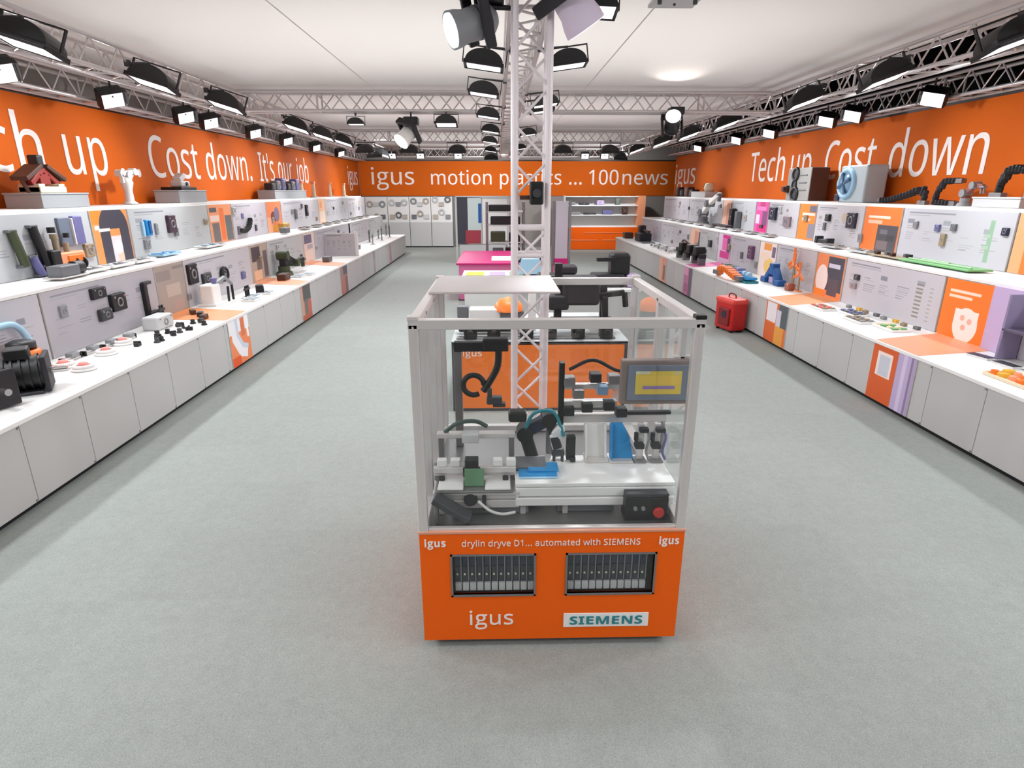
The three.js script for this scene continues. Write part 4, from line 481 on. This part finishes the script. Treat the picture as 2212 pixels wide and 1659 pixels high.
// further small samples along the steps and boards
{ const M4 = [M.grey, M.midGrey, M.tan, M.lightGrey, M.darkGrey, M.beige];
  for (let k = 0; k < 14; k++) { const z = -8.8 - 1.05 * k + rr(-.2, .2); block(`small ${['grey', 'mid grey', 'tan', 'pale grey', 'dark', 'beige'][k % 6]} sample piece, ${ORD[k]} mounted along the upper pedestal-side boards`, at(LEFT, 'up', .03, 1.5 + .12 * (k % 4), z), LR, rr(.07, .14), rr(.07, .15), .05, M4[k % 6]); }
  for (let k = 0; k < 10; k++) { const z = -8.7 - 1.2 * k + rr(-.2, .2); block(`small ${['grey', 'mid grey', 'tan', 'pale grey', 'dark', 'beige'][k % 6]} sample piece, ${ORD[k]} mounted along the lower pedestal-side boards`, at(LEFT, 'low', .03, .82 + .12 * (k % 4), z), LR, rr(.07, .13), rr(.07, .15), .05, M4[k % 6]); }
  for (let k = 0; k < 12; k++) { const z = -9.9 - .9 * k + rr(-.15, .15); block(`small ${['grey', 'mid grey', 'tan', 'pale grey', 'dark', 'beige'][k % 6]} sample piece, ${ORD[k]} mounted along the upper boards over the red case`, at(RIGHT, 'up', .03, 1.5 + .12 * (k % 4), z), RRt, rr(.07, .14), rr(.07, .15), .05, M4[k % 6]); }
  for (let k = 0; k < 10; k++) { const z = -11.9 - .75 * k; block(`small ${['grey', 'mid grey', 'tan', 'pale grey', 'dark', 'beige'][k % 6]} sample piece, ${ORD[k]} mounted along the lower boards past the cream column`, at(RIGHT, 'low', .03, .82 + .11 * (k % 4), z), RRt, rr(.07, .14), rr(.07, .15), .05, M4[k % 6]); }
  for (let k = 0; k < 12; k++) tray(`flat sample tray, ${ORD[k]} along the upper step over the orange carrier`, [RIGHT.up - .42, SH + .018, -9.0 - .85 * k - (k > 1 ? 1.6 : 0)], RRt, .5, .2, M.lightGrey, [M.midGrey, M.beige, M.grey], 4, 2, .03);
  for (let k = 0; k < 8; k++) tray(`low sample tray, ${ORD[k]} along the upper step past the yellow sample`, [LEFT.up + .42, SH + .018, -14.9 - 1.0 * k], LR, .5, .2, M.lightGrey, [M.midGrey, M.beige, M.softBlack], 4, 2, .04);
}
// ------------------------------------------------------------------ the machine showcase in the aisle
{
  const o = thing('machine_showcase', 'glazed aluminium machine showcase on an orange base in the middle of the aisle', 'showcase', [.26, 0, -3.25]);
  const fs = new THREE.Shape(); fs.moveTo(-.66, .05); fs.lineTo(.66, .05); fs.lineTo(.66, .69); fs.lineTo(-.66, .69); fs.closePath();
  for (const [a, b] of [[-.5, -.09], [.08, .52]]) { const h = new THREE.Path(); h.moveTo(a, .33); h.lineTo(b, .33); h.lineTo(b, .56); h.lineTo(a, .56); h.closePath(); fs.holes.push(h); }
  mesh('front_panel', new THREE.ExtrudeGeometry(fs, { depth: .016, bevelEnabled: false }).translate(0, 0, .654), M.orange, o);
  mesh('side_panel', box(.016, .64, 1.3, -.652, .37, 0), M.orange, o); mesh('side_panel', box(.016, .64, 1.3, .652, .37, 0), M.orange, o); mesh('back_panel', box(1.3, .64, .016, 0, .37, -.654), M.orange, o);
  mesh('base_frame', [box(1.2, .05, 1.2, 0, .028, 0)], M.plinth, o); mesh('base_floor', box(1.28, .02, 1.28, 0, .08, 0), M.darkGrey, o); mesh('base_cover', box(1.28, .02, 1.28, 0, .68, 0), M.aluDark, o);
  for (const [a, b] of [[-.5, -.09], [.08, .52]]) { const w = b - a, x = (a + b) / 2; mesh('window_frame', [box(w + .02, .01, .02, x, .565, .665), box(w + .02, .01, .02, x, .325, .665), box(.01, .25, .02, a - .005, .445, .665), box(.01, .25, .02, b + .005, .445, .665)], M.aluDark, o); mesh('equipment_shelf', [box(w + .08, .02, .2, x, .322, .548), box(w + .08, .3, .02, x, .45, .45)], M.softBlack, o); mesh('window_pane', box(w, .23, .003, x, .445, .658), M.glass, o); }
  mesh('trim_strip', rbox(1.33, .018, .02, 0, .693, .664), mat('#e9a58a', .4, .3), o);
  const lt = (s, x, y, cap, w, f) => mesh('lettering', letters(s, cap, w, .003, f).translate(x, y, .6705), M.letterWhite, o);
  lt('igus', -.635, .615, .042, .105, fontB); lt('igus', .535, .615, .042, .1, fontB); lt('drylin dryve D1... automated with SIEMENS', -.45, .615, .034, .89); lt('igus', -.42, .145, .085, .225);
  { const p = mesh('name_plate', rbox(.445, .085, .004, .29, .165, .672, .002), M.whiteTop, o); mesh('lettering', letters('SIEMENS', .05, .38, .003, fontB).translate(.1, .14, .674), mat('#2f8791', .5), p); }
  const post = (x, z, y0 = .69, y1 = 1.74) => mesh('post', [rbox(.045, y1 - y0, .045, x, (y0 + y1) / 2, z, .005), box(.047, y1 - y0 - .02, .008, x, (y0 + y1) / 2, z), box(.008, y1 - y0 - .02, .047, x, (y0 + y1) / 2, z)], M.alu, o);
  for (const x of [-.6375, .6375]) for (const z of [.6475, .0, -.6475]) post(x, z); post(-.6375, .34); post(-.6375, -.33);
  const beam = (w, d, x, z, y = 1.7375) => mesh('beam', [rbox(w, .045, d, x, y, z, .005)], M.alu, o);
  beam(1.32, .045, 0, .6475); beam(1.32, .045, 0, -.6475); beam(.045, 1.25, -.6375, 0); beam(.045, 1.25, .6375, 0); mesh('sill_strip', rbox(1.23, .02, .03, 0, .702, .6475, .003), M.alu, o); beam(1.32, .045, 0, -.6475, .715); beam(.045, 1.25, -.6375, 0, .715); beam(.045, 1.25, .6375, 0, .715);
  for (const x of [-.6375, .6375]) for (const z of [.6475, -.6475]) mesh('corner_cap', rbox(.05, .02, .05, x, 1.765, z, .004), x > 0 && z > 0 ? M.black : M.alu, o);
  mesh('glass_panel', box(1.23, .98, .004, 0, 1.226, .66), M.glass, o); for (const s of [-1, 1]) mesh('glass_panel', box(.004, .98, 1.25, s * .645, 1.226, 0), M.glass, o); mesh('glass_panel', box(1.23, .98, .004, 0, 1.226, -.66), M.glass, o);
  mesh('roof_plate', rbox(.72, .012, .66, -.28, 1.768, -.33, .004), M.frosted, o);
  // inner tables on aluminium legs
  mesh('work_table', [rbox(.82, .022, .34, .23, .869, .35, .005), rbox(.82, .05, .04, .23, .83, .5), rbox(.82, .045, .045, .23, .775, .5), rbox(.82, .045, .045, .23, .8, .2)], M.whiteTop, o);
  mesh('table_legs', [-.14, .08, .62].map(x => rbox(.03, .17, .03, x, .775, .48)).concat([-.56].map(x => rbox(.03, .17, .03, x, .775, .48))), M.alu, o);
  mesh('side_table', [rbox(.44, .018, .34, -.38, .83, .36, .004), rbox(.44, .03, .03, -.38, .805, .5), rbox(.44, .045, .04, -.38, .765, .5)], M.alu, o);
}
const MODULE = thing('control_module', 'dark control module, first in the base window by the orange logo corner', 'controller', [-.215, .334, -2.655], 0, 'control modules in the orange base windows');
mesh('housing', rbox(.034, .215, .08, 0, .1075, -.005, .004), mat('#242a44', .5), MODULE); mesh('door', rbox(.024, .085, .01, -.003, .1, .038, .003), mat('#2e2e34', .4), MODULE); mesh('edge', box(.006, .15, .01, .0145, .13, .038), mat('#7d7e8c', .4), MODULE); mesh('terminal', rbox(.032, .045, .02, 0, .024, .04, .003), M.lightGrey, MODULE); mesh('status_light', box(.009, .009, .004, -.004, .098, .045), mat('#dfe6c8', .4), MODULE);
for (let k = 1; k < 22; k++) { const w2 = k > 10, i = w2 ? k - 11 : k; copy(MODULE, `dark control module, ${ORD[i]} in the base window above the ${w2 ? 'white name plate' : 'white logo lettering'}`, [w2 ? .362 + .0372 * i : -.215 + .0372 * i, .334, -2.655]); }
MODULE.userData.label = 'dark control module, first in the base window above the white logo lettering';
{ // things inside the showcase
  const T = .881, S2 = .84;
  let o = thing('operator_screen', 'operator screen with a yellow display in a grey housing, hung inside the glass', 'screen', [.775, 1.295, -2.78]);
  mesh('housing', rbox(.36, .225, .05, 0, .1125, 0, .008), mat('#8f817e', .45, .2), o); mesh('bezel', rbox(.3, .18, .012, 0, .1125, .027, .004), mat('#7c8494', .4), o);
  mesh('display', new THREE.PlaneGeometry(.225, .118).translate(0, .115, .0345), new THREE.MeshStandardMaterial({ map: print(.225, .118, column('#e5c95a', [rect('#d9dbc0', 0, 0, .3, .12), rect('#f0cb5e', .1, .2, .85, .35), rect('#9a7fc0', .16, .64, .7, .14), rect('#c8ccb0', .85, .03, .1, .12)]), 900).map, roughness: .3, emissive: 0xffffff, emissiveMap: null, emissiveIntensity: 0 }), o); mesh('hanger', [rbox(.03, .21, .03, .12, .32, -.02), rbox(.12, .02, .03, .14, .23, -.02)], M.alu, o);
  o = thing('control_box', 'black control box with a red emergency button below the white work table', 'control box', [.745, .69 + .003, -2.72]);
  mesh('box', rbox(.22, .13, .1, 0, .065, 0, .006), M.black, o); mesh('lid', rbox(.22, .02, .1, 0, .14, -.005, .004), M.darkGrey, o); mesh('emergency_button', lathe([[0, 0], [.012, 0], [.012, .01], [.028, .014], [.028, .03], [.02, .036], [0, .036]]).rotateX(Math.PI / 2).translate(.055, .06, .05), M.red, o); for (const x of [-.06, -.02]) mesh('push_button', cylZ(.01, .016, x, .075, .054, 14), M.grey, o);
  o = thing('chute', 'white upright slide chute on the work table', 'chute', [.53, T, -3.03]); mesh('chute_plate', [rbox(.1, .19, .012, 0, .1, 0).rotateX(-.25), rbox(.012, .19, .05, -.055, .1, .02).rotateX(-.25), rbox(.012, .19, .05, .055, .1, .02).rotateX(-.25)], M.white, o); mesh('foot', rbox(.12, .012, .12, 0, .006, .01), M.alu, o);
  o = thing('chute', 'bright blue upright slide chute on the work table', 'chute', [.665, T, -3.02]); mesh('chute_plate', [extrude([[-.045, 0], [.07, 0], [.05, .12], [.01, .2], [-.045, .2]], .02, .004).rotateX(-.2), rbox(.012, .2, .05, -.05, .1, .02).rotateX(-.2)], M.blue, o); mesh('foot', rbox(.13, .012, .12, 0, .006, .01), M.alu, o);
  for (const [i, x] of [[0, .77], [1, .86]]) { o = thing('slide_unit', `metal vertical slide unit with dark grippers, ${i ? 'beside the glass corner post' : 'beside the blue chute'}`, 'slide unit', [x, T, -3.0]); mesh('column', rbox(.035, .22, .03, 0, .11, 0), M.alu, o); mesh('gripper', [rbox(.05, .03, .05, -.01, .1, .03), rbox(.02, .05, .03, -.03, .15, .03), rbox(.05, .025, .04, .01, .19, .03)], M.softBlack, o); mesh('cable', tube([[0, .22, 0], [.04, .16, .03], [.03, .06, .03], [.05, .01, .02]], .007), i ? M.purple : M.grey, o); mesh('foot', rbox(.07, .012, .08, 0, .006, .01), M.aluDark, o); }
  o = thing('gantry', 'grey gantry bridge with stacked clear rods above the chutes', 'gantry', [.58, T, -3.1]); mesh('crossbar', [rbox(.66, .045, .05, .02, .215, 0), rbox(.3, .04, .05, -.08, .3, 0), rbox(.36, .03, .04, -.06, .4, 0)], M.alu, o); for (const x of [-.3, .33]) mesh('upright', rbox(.035, .24, .04, x, .12, 0), M.aluDark, o);
  for (const [x, y] of [[-.2, .27], [-.1, .29], [.02, .3], [.09, .26], [-.15, .37], [-.02, .39], [.07, .36], [-.2, .44], [-.06, .46], [.04, .45]]) mesh('block', rbox(.06, .05, .07, x, y, .03, .006), [M.aluDark, M.clear, M.grey, M.softBlack, mat('#7a97b4', .35), M.white][Math.floor(rnd() * 6)], o);
  mesh('motor', rbox(.07, .16, .07, .17, .43, .01, .01), M.black, o); mesh('side_plate', rbox(.03, .36, .05, -.24, .36, .01), M.black, o); mesh('hose', tube([[-.2, .5, .02], [-.08, .56, .05], [.06, .5, .05], [.16, .5, .02]], .01), M.softBlack, o); mesh('dark_rail', rbox(.26, .02, .03, .24, .25, .02), M.softBlack, o);
  o = thing('articulated_robot', 'black articulated arm with bundled joints standing between the two tables', 'robot arm', [.19, .69 + .003, -3.1]); mesh('base', [cyl(.06, .07, .06, 0, .03, 0), cyl(.05, .05, .12, 0, .1, 0)], M.darkGrey, o); mesh('lower_arm', beamBox([0, .15, 0], [-.05, .33, .03], .07, .07), M.softBlack, o); mesh('upper_arm', beamBox([-.05, .33, .03], [.08, .42, .05], .065, .065), M.navy, o); mesh('forearm', beamBox([.08, .42, .05], [.13, .26, .1], .05, .05), M.softBlack, o); mesh('joint', [cylZ(.045, .1, -.05, .33, .03), cylZ(.042, .1, .08, .42, .05), rbox(.1, .06, .08, -.09, .43, .03, .015)], M.black, o); mesh('gripper', [rbox(.07, .03, .05, .13, .24, .1), rbox(.015, .07, .03, .11, .2, .1), rbox(.015, .07, .03, .155, .2, .1)], M.darkGrey, o); mesh('cable', tube([[-.05, .36, .07], [.0, .46, .08], [.1, .47, .09], [.16, .34, .12]], .01), M.petrol, o);
  o = thing('dark_cover', 'olive brown cover box under the black arm', 'machine cover', [.15, .69 + .003, -2.94]); mesh('cover', rbox(.18, .2, .12, 0, .1, 0, .01), mat('#6f6a5e', .6), o); mesh('lid', rbox(.2, .015, .14, 0, .205, 0, .004), M.midGrey, o);
  o = thing('white_feeder', 'white curved feeder arm leaning beside the black arm', 'feeder', [.36, T, -3.02]); mesh('shell', beamBox([-.03, .02, 0], [-.06, .16, 0], .06, .05), M.white, o); mesh('shell_top', beamBox([-.06, .15, 0], [-.02, .2, .02], .05, .05), M.white, o); mesh('gripper', [rbox(.05, .14, .04, .03, .08, .02), rbox(.03, .03, .04, .04, .02, .04)], M.black, o);
  o = thing('blue_sheet', 'blue glossy sheet stack lying on the work table corner', 'sheet stack', [.2, T, -2.86]); mesh('sheets', [rbox(.2, .014, .13, 0, .007, 0, .003), rbox(.16, .01, .1, .03, .019, -.02, .003)], M.blue, o); mesh('edge', rbox(.2, .006, .02, 0, .004, .07), M.skyBlue, o);
  o = thing('slide_rack', 'upper aluminium slide rail with a dark carriage on the side table', 'slide rail', [-.125, S2, -2.99]); mesh('rail', rbox(.42, .028, .05, 0, .205, 0), M.alu, o); for (const x of [-.19, .19]) mesh('upright', rbox(.03, .2, .04, x, .1, 0), M.aluDark, o); mesh('carriage', rbox(.09, .05, .07, -.03, .2, .02), M.lightGrey, o); mesh('cable_loop', tube([[-.17, .22, 0], [-.1, .27, 0], [0, .28, 0], [.06, .25, 0]], .012), mat('#3f544f', .5), o);
  o = thing('slide_rack', 'lower aluminium slide rail holding white blocks before the green circuit board', 'slide rail', [-.13, S2, -2.87]); mesh('rail', [rbox(.43, .035, .05, 0, .07, .02), rbox(.43, .02, .03, 0, .045, .02)], M.alu, o); mesh('upright', [rbox(.03, .09, .04, -.2, .045, .0), rbox(.03, .09, .04, .2, .045, .0)], M.aluDark, o); for (const x of [-.17, -.1, .12, .19]) mesh('white_block', rbox(.05, .04, .04, x, .108, .02), M.white, o); mesh('carriage', [rbox(.07, .06, .06, -.015, .11, .04), rbox(.09, .05, .03, -.015, .07, .06)], M.softBlack, o);
  o = thing('circuit_board_fixture', 'white fixture plates holding a green circuit board on the side table', 'fixture', [-.13, S2, -2.77]); mesh('plate', rbox(.13, .012, .12, -.12, .02, 0), M.white, o); mesh('plate', rbox(.13, .012, .12, .12, .02, 0), M.white, o); mesh('base', rbox(.4, .013, .13, 0, .0065, 0), M.aluDark, o); mesh('circuit_board', rbox(.1, .09, .01, 0, .055, .02).rotateX(-.35), M.pcb, o); mesh('clip', [rbox(.03, .02, .03, -.17, .035, -.04), rbox(.03, .02, .03, .16, .035, -.04)], M.softBlack, o);
  o = thing('conveyor', 'dark slanting conveyor strip under the side table', 'conveyor', [-.23, .695, -2.68]); mesh('belt', beamBox([-.1, .14, 0], [.08, .03, .02], .035, .08), M.darkGrey, o); mesh('support', [rbox(.02, .03, .05, .05, .015, .01), rbox(.02, .12, .05, -.09, .06, .0)], M.aluDark, o);
  o = thing('cable_duct', 'grey cable duct with white hose and black drives in the lower tray', 'cable duct', [-.05, .695, -2.76]); mesh('duct', [rbox(.4, .06, .12, 0, .03, -.06), rbox(.3, .05, .1, .5, .025, -.06)], M.midGrey, o); mesh('hose', tube([[-.06, .1, .05], [.0, .05, .06], [.06, .03, .06], [.13, .04, .06]], .008), M.white, o); mesh('drive', [cylZ(.035, .08, -.1, .1, 0), rbox(.12, .06, .08, .04, .09, -.03, .01), rbox(.02, .09, .06, -.03, .085, .02)], M.softBlack, o);
  o = thing('cable_robot', 'black hanging cable robot with a hooked gripper before the orange panel behind', 'robot', [-.06, .69 + .003, -3.6]); mesh('mast', rbox(.05, .66, .05, -.2, .33, -.05), M.aluDark, o); mesh('boom', [rbox(.34, .06, .06, -.05, .68, -.03), rbox(.16, .08, .08, .04, .7, 0, .015)], M.softBlack, o); mesh('cable', tube([[.06, .68, .02], [.05, .56, .02], [0, .46, .02], [-.04, .4, .02]], .022), M.black, o); mesh('hook', torus(.065, .018, -.1, .44, .02, 5.2).rotateZ(0), M.black, o); mesh('gripper', [rbox(.1, .05, .06, .03, .34, .02, .012), rbox(.03, .08, .04, .0, .38, .02), rbox(.08, .025, .05, .06, .31, .02)], M.darkGrey, o);
}
// ------------------------------------------------------------------ second exhibit behind the column
{
  let o = thing('exhibit_plinth', 'orange fronted exhibit plinth with dark edges behind the truss column', 'plinth', [.44, 0, -6.9]);
  mesh('front_panel', box(1.82, .72, .02, 0, .38, .745), M.orangeBright, o); mesh('edge_frame', [rbox(.04, .78, .04, -.92, .39, .74), rbox(.04, .78, .04, .92, .39, .74), rbox(1.88, .03, .04, 0, .015, .74), rbox(1.88, .03, .04, 0, .765, .74)], M.darkGrey, o); mesh('carcass', box(1.8, .72, 1.45, 0, .37, 0), M.midGrey, o); mesh('top_board', rbox(1.88, .03, 1.54, 0, .77, -.01), M.lightGrey, o); mesh('lettering', letters('igus', .07, .2, .004).translate(-.82, .62, .757), M.letterWhite, o);
  const T = .786;
  o = thing('gantry_robot', 'black gantry robot with hooked arm above the orange fronted plinth', 'robot', [.95, T, -6.5]); mesh('frame', [rbox(.7, .1, .2, -.03, .12, 0, .02), rbox(.08, .7, .1, -.3, .42, 0), rbox(.07, .5, .08, .2, .36, 0)], M.black, o); mesh('head', [rbox(.4, .3, .3, -.06, .48, 0, .04), rbox(.22, .16, .2, -.3, .36, .05, .03)], M.softBlack, o); mesh('arm', [beamBox([.1, .42, .05], [.42, .46, .05], .06, .06), beamBox([.42, .46, .05], [.44, .3, .06], .05, .05), beamBox([.2, .42, .08], [.22, .06, .08], .07, .06)], M.black, o); mesh('insert', rbox(.16, .1, .08, .12, .1, .12), M.white, o);
  o = thing('portal_robot', 'low black slide robot with white carriage and orange dome on the plinth', 'robot', [-.05, T, -6.5]); mesh('slide', rbox(.78, .1, .16, 0, .08, 0, .02), M.softBlack, o); mesh('carriage', rbox(.34, .14, .18, -.1, .22, 0, .02), M.white, o); mesh('dome', lathe([[.16, 0], [.15, .06], [.1, .12], [0, .15]]).translate(.16, .26, 0), M.orangeBright, o); mesh('bracket', [rbox(.12, .22, .12, -.34, .2, 0), rbox(.3, .1, .14, .18, .21, 0)], M.midGrey, o); mesh('upright', [rbox(.08, .42, .1, .42, .24, 0), beamBox([.5, .1, 0], [.6, .44, 0], .07, .09)], M.white, o);
  o = thing('drive_row', 'row of black drives standing at the plinth edge behind the gantry crossbars', 'motor', [.4, T, -6.25]); for (const x of [-.7, -.45, -.1, .15, .45, .75]) mesh('drive', [rbox(.14, .12, .12, x, .06, 0, .015), cylZ(.04, .1, x, .07, .08)], M.black, o); mesh('rail', rbox(1.7, .02, .1, 0, .01, 0), M.aluDark, o);
  // dark machines farther back, seen above the showcase roof
  o = thing('machine_table', 'white machine table with two dark machines beyond the orange fronted plinth', 'table', [1.2, 0, -9.4]); mesh('top', rbox(1.9, .04, .9, 0, .86, 0), M.whiteTop, o); mesh('carcass', box(1.8, .83, .8, 0, .42, 0), M.laminate, o); mesh('plinth', box(1.84, .02, .84, 0, .012, 0), M.plinth, o);
  o = thing('dark_machine', 'black low machine with a raised lid on the white machine table', 'machine', [.9, .881, -9.3]); mesh('body', rbox(.6, .2, .36, 0, .1, 0, .05), M.black, o); mesh('lid', rbox(.34, .14, .3, .14, .26, 0, .05), M.softBlack, o); mesh('arm', beamBox([-.2, .14, .1], [-.45, .1, .16], .07, .07), M.black, o);
  o = thing('dark_machine', 'taller black machine with a mauve box at the table end', 'machine', [1.75, .881, -9.3]); mesh('body', rbox(.5, .2, .36, -.06, .1, 0, .04), M.softBlack, o); mesh('tower', rbox(.3, .34, .3, .12, .34, -.02, .05), M.black, o); mesh('arm', rbox(.3, .06, .1, -.1, .42, .1), M.black, o); mesh('box', rbox(.2, .18, .3, .32, .1, .05, .02), M.lilac, o);
  // magenta table
  o = thing('magenta_table', 'long display table with a magenta top beyond the truss column', 'table', [-.05, 0, -14.4]); mesh('top', rbox(1.7, .04, 2.8, 0, .79, 0), M.magenta, o); mesh('carcass', box(1.6, .76, 2.7, 0, .39, 0), M.pink, o); mesh('top_card', rbox(.8, .012, .9, .3, .816, .5), M.whiteTop, o); mesh('plinth', box(1.64, .02, 2.74, 0, .012, 0), M.plinth, o);
  o = thing('low_table', 'low white table with lime and green pictures before the magenta table', 'table', [0, 0, -11.9]); mesh('top', rbox(1.4, .03, 1, 0, .72, 0), M.whiteTop, o); mesh('carcass', box(1.3, .7, .9, 0, .36, 0), M.white, o); mesh('lime_card', rbox(.34, .02, .5, -.45, .745, .1), M.lime, o); mesh('lilac_card', rbox(.3, .02, .5, -.02, .745, .1), M.lilac, o); mesh('green_card', rbox(.26, .02, .5, .35, .745, .1), mat('#9fc2a4', .5), o);
  o = thing('white_cover', 'bluish white machine cover with two dark corner blocks between the column chords', 'machine cover', [.62, .736, -11.75]); mesh('shell', extrude([[-.22, 0], [.22, 0], [.16, .3], [-.16, .3]], .3, .02).translate(0, 0, -.15), M.skyBlue, o); mesh('corner_block', rbox(.12, .12, .2, -.22, .3, 0), M.navy, o); mesh('corner_block', rbox(.12, .12, .2, .22, .3, 0), M.navy, o); mesh('foot', rbox(.5, .03, .34, 0, .015, 0), M.white, o);
  // racks and boards around the far centre
  o = thing('poster_wall', 'tall dark poster wall with red picture near the far end', 'display wall', [-1.0, 0, -20]); mesh('frame', [rbox(.06, 2.1, .06, -.34, 1.05, 0), rbox(.06, 2.1, .06, 1.34, 1.05, 0), rbox(1.7, .06, .06, .5, 2.1, 0)], M.lightGrey, o); mesh('dark_panel', box(.34, 1.46, .04, -.14, 1.36, .01), mat('#3c3e48', .5), o); mesh('pale_panel', box(.44, 1.46, .04, .25, 1.36, .01), mat('#c9d6d4', .5), o); mesh('blue_strip', box(.1, .6, .05, .42, 1.6, .015), M.blueDark, o); mesh('red_picture', box(.5, .42, .05, .2, .86, .02), mat('#a33a48', .5), o); mesh('lower_panel', box(1.5, .6, .04, .5, .3, 0), M.lightGrey, o); mesh('end_wall', box(.8, 1.46, .04, .9, 1.36, -.02), M.white, o);
  o = thing('machine_rack', 'tall black machine rack with dark shelves behind the truss column', 'rack', [.2, 0, -16.9]); mesh('frame', [[-.5, -.3], [.5, -.3], [.5, .3], [-.5, .3]].map(([x, z]) => rbox(.06, 2, .06, x, 1, z)), M.aluDark, o); for (const y of [.5, .95, 1.4, 1.75]) mesh('shelf', rbox(1.04, .03, .66, 0, y, 0), M.lightGrey, o); for (const [x, y, w, h, m] of [[-.1, 1.82, .7, .18, M.black], [0, 1.5, .8, .2, M.softBlack], [-.2, 1.05, .4, .3, M.oliveDark], [.25, 1.02, .3, .3, M.softBlack], [-.2, .6, .3, .3, M.midGrey], [.2, .62, .4, .3, M.black]]) mesh('drawer_unit', rbox(w, h, .5, x, y + .02, 0, .02), m, o);
  o = thing('pale_pillar_stand', 'pale lilac pillar stand with magenta foot beside the truss column', 'display stand', [1.55, 0, -15]); mesh('board', rbox(.3, 1.5, .12, 0, 1.3, 0), mat('#cfccd8', .5), o); mesh('edge_post', rbox(.06, 2.06, .1, .2, 1.03, 0), M.grey, o); mesh('edge_post', rbox(.06, 2.06, .1, -.2, 1.03, 0), M.aluDark, o); mesh('foot_box', rbox(.4, .5, .3, 0, .26, 0), M.pink, o); mesh('sign', rbox(.34, .16, .14, 0, .62, .02), M.magenta, o);
  o = thing('sign_camera', 'black camera box hung on the column face at banner height', 'camera', [.26, 2.28, -4.52]); mesh('housing', rbox(.1, .16, .09, .02, 0, 0, .015), M.black, o); mesh('bracket', [rbox(.1, .03, .03, -.05, -.03, -.02), bar([-.02, .02, -.04], [-.02, .02, -.06], .012)], M.brown, o); mesh('lens', cylZ(.03, .03, .02, 0, .055), M.darkGrey, o);
}
// ------------------------------------------------------------------ the far end
{
  let n = 0; for (const [x0, x1] of [[-5.5, -4.6], [-4.58, -3.7], [-3.68, -2.8], [-2.78, -1.9]]) { const w = x1 - x0, o = thing('display_wall', `pale display wall with small samples under the far end banner, ${ORD[n]} from the corner`, 'display wall', [(x0 + x1) / 2, 0, -26.05]); mesh('lower_panel', rbox(w, .98, .1, 0, .53, 0), M.laminate, o); mesh('upper_panel', rbox(w, 1.02, .06, 0, 1.53, 0), M.white, o); mesh('plinth', box(w, .08, .08, 0, .04, 0), M.plinth, o); for (let k = 0; k < 6; k++) mesh('mounted_sample', k % 2 ? torus(.1, .035, (k % 3 - 1) * .26, 1.25 + .5 * Math.floor(k / 3) + .06 * n, .06) : rbox(.2, .17, .08, (k % 3 - 1) * .26, 1.25 + .5 * Math.floor(k / 3), .06), [M.lightGrey, M.beige, M.midGrey, M.beige, M.lightGrey, M.grey][(k + n) % 6], o); n++; }
  let o = thing('shelf_unit', 'wide white shelf unit on an orange base under the word news', 'shelf unit', [4.15, 0, -25]); mesh('orange_base', box(2.9, .86, .5, 0, .45, 0), M.orange, o); mesh('plinth', box(2.8, .02, .45, 0, .012, 0), M.plinth, o); mesh('cream_line', [box(1.3, .03, .02, -.75, .38, .255), box(1.2, .03, .02, .7, .38, .255), box(2.0, .02, .02, .3, .66, .255)], M.peach, o); for (const y of [.9, 1.35, 1.72, 2.06]) mesh('shelf', rbox(2.9, y === .9 ? .06 : .04, .46, 0, y, 0), M.whiteTop, o); mesh('back_board', box(2.9, 1.2, .03, 0, 1.48, -.22), M.white, o); mesh('end_board', rbox(.06, 2.1, .5, -1.48, 1.05, 0), M.lightGrey, o); mesh('end_board', rbox(.3, 1.25, .5, 1.6, 1.47, 0), M.peach, o); mesh('side_fill', box(.3, .86, .5, 1.6, .44, 0), M.orange, o);
  n = 0; for (const [x, y, w, h, m] of [[2.95, 1.74, .3, .12, 'grey'], [3.45, 1.74, .4, .1, 'dark grey'], [4.1, 1.74, .3, .18, 'lilac'], [4.8, 1.74, .16, .26, 'green grey'], [3.1, 1.37, .4, .1, 'grey'], [3.7, 1.37, .5, .08, 'dark grey'], [4.4, 1.37, .4, .16, 'slate'], [5.1, 1.37, .2, .3, 'brown']]) block(`small ${m} box on the ${y > 1.5 ? 'upper' : 'middle'} white shelf, ${ORD[n++ % 4]} from its end board`, [x, y, -24.9], 0, w, h, .25, { grey: M.grey, 'dark grey': M.darkGrey, lilac: M.lilac, 'green grey': mat('#6d7a6a', .5), slate: M.purple, brown: M.brown }[m], 'shelf_box', 'box');
}
renderer.render(scene, camera);
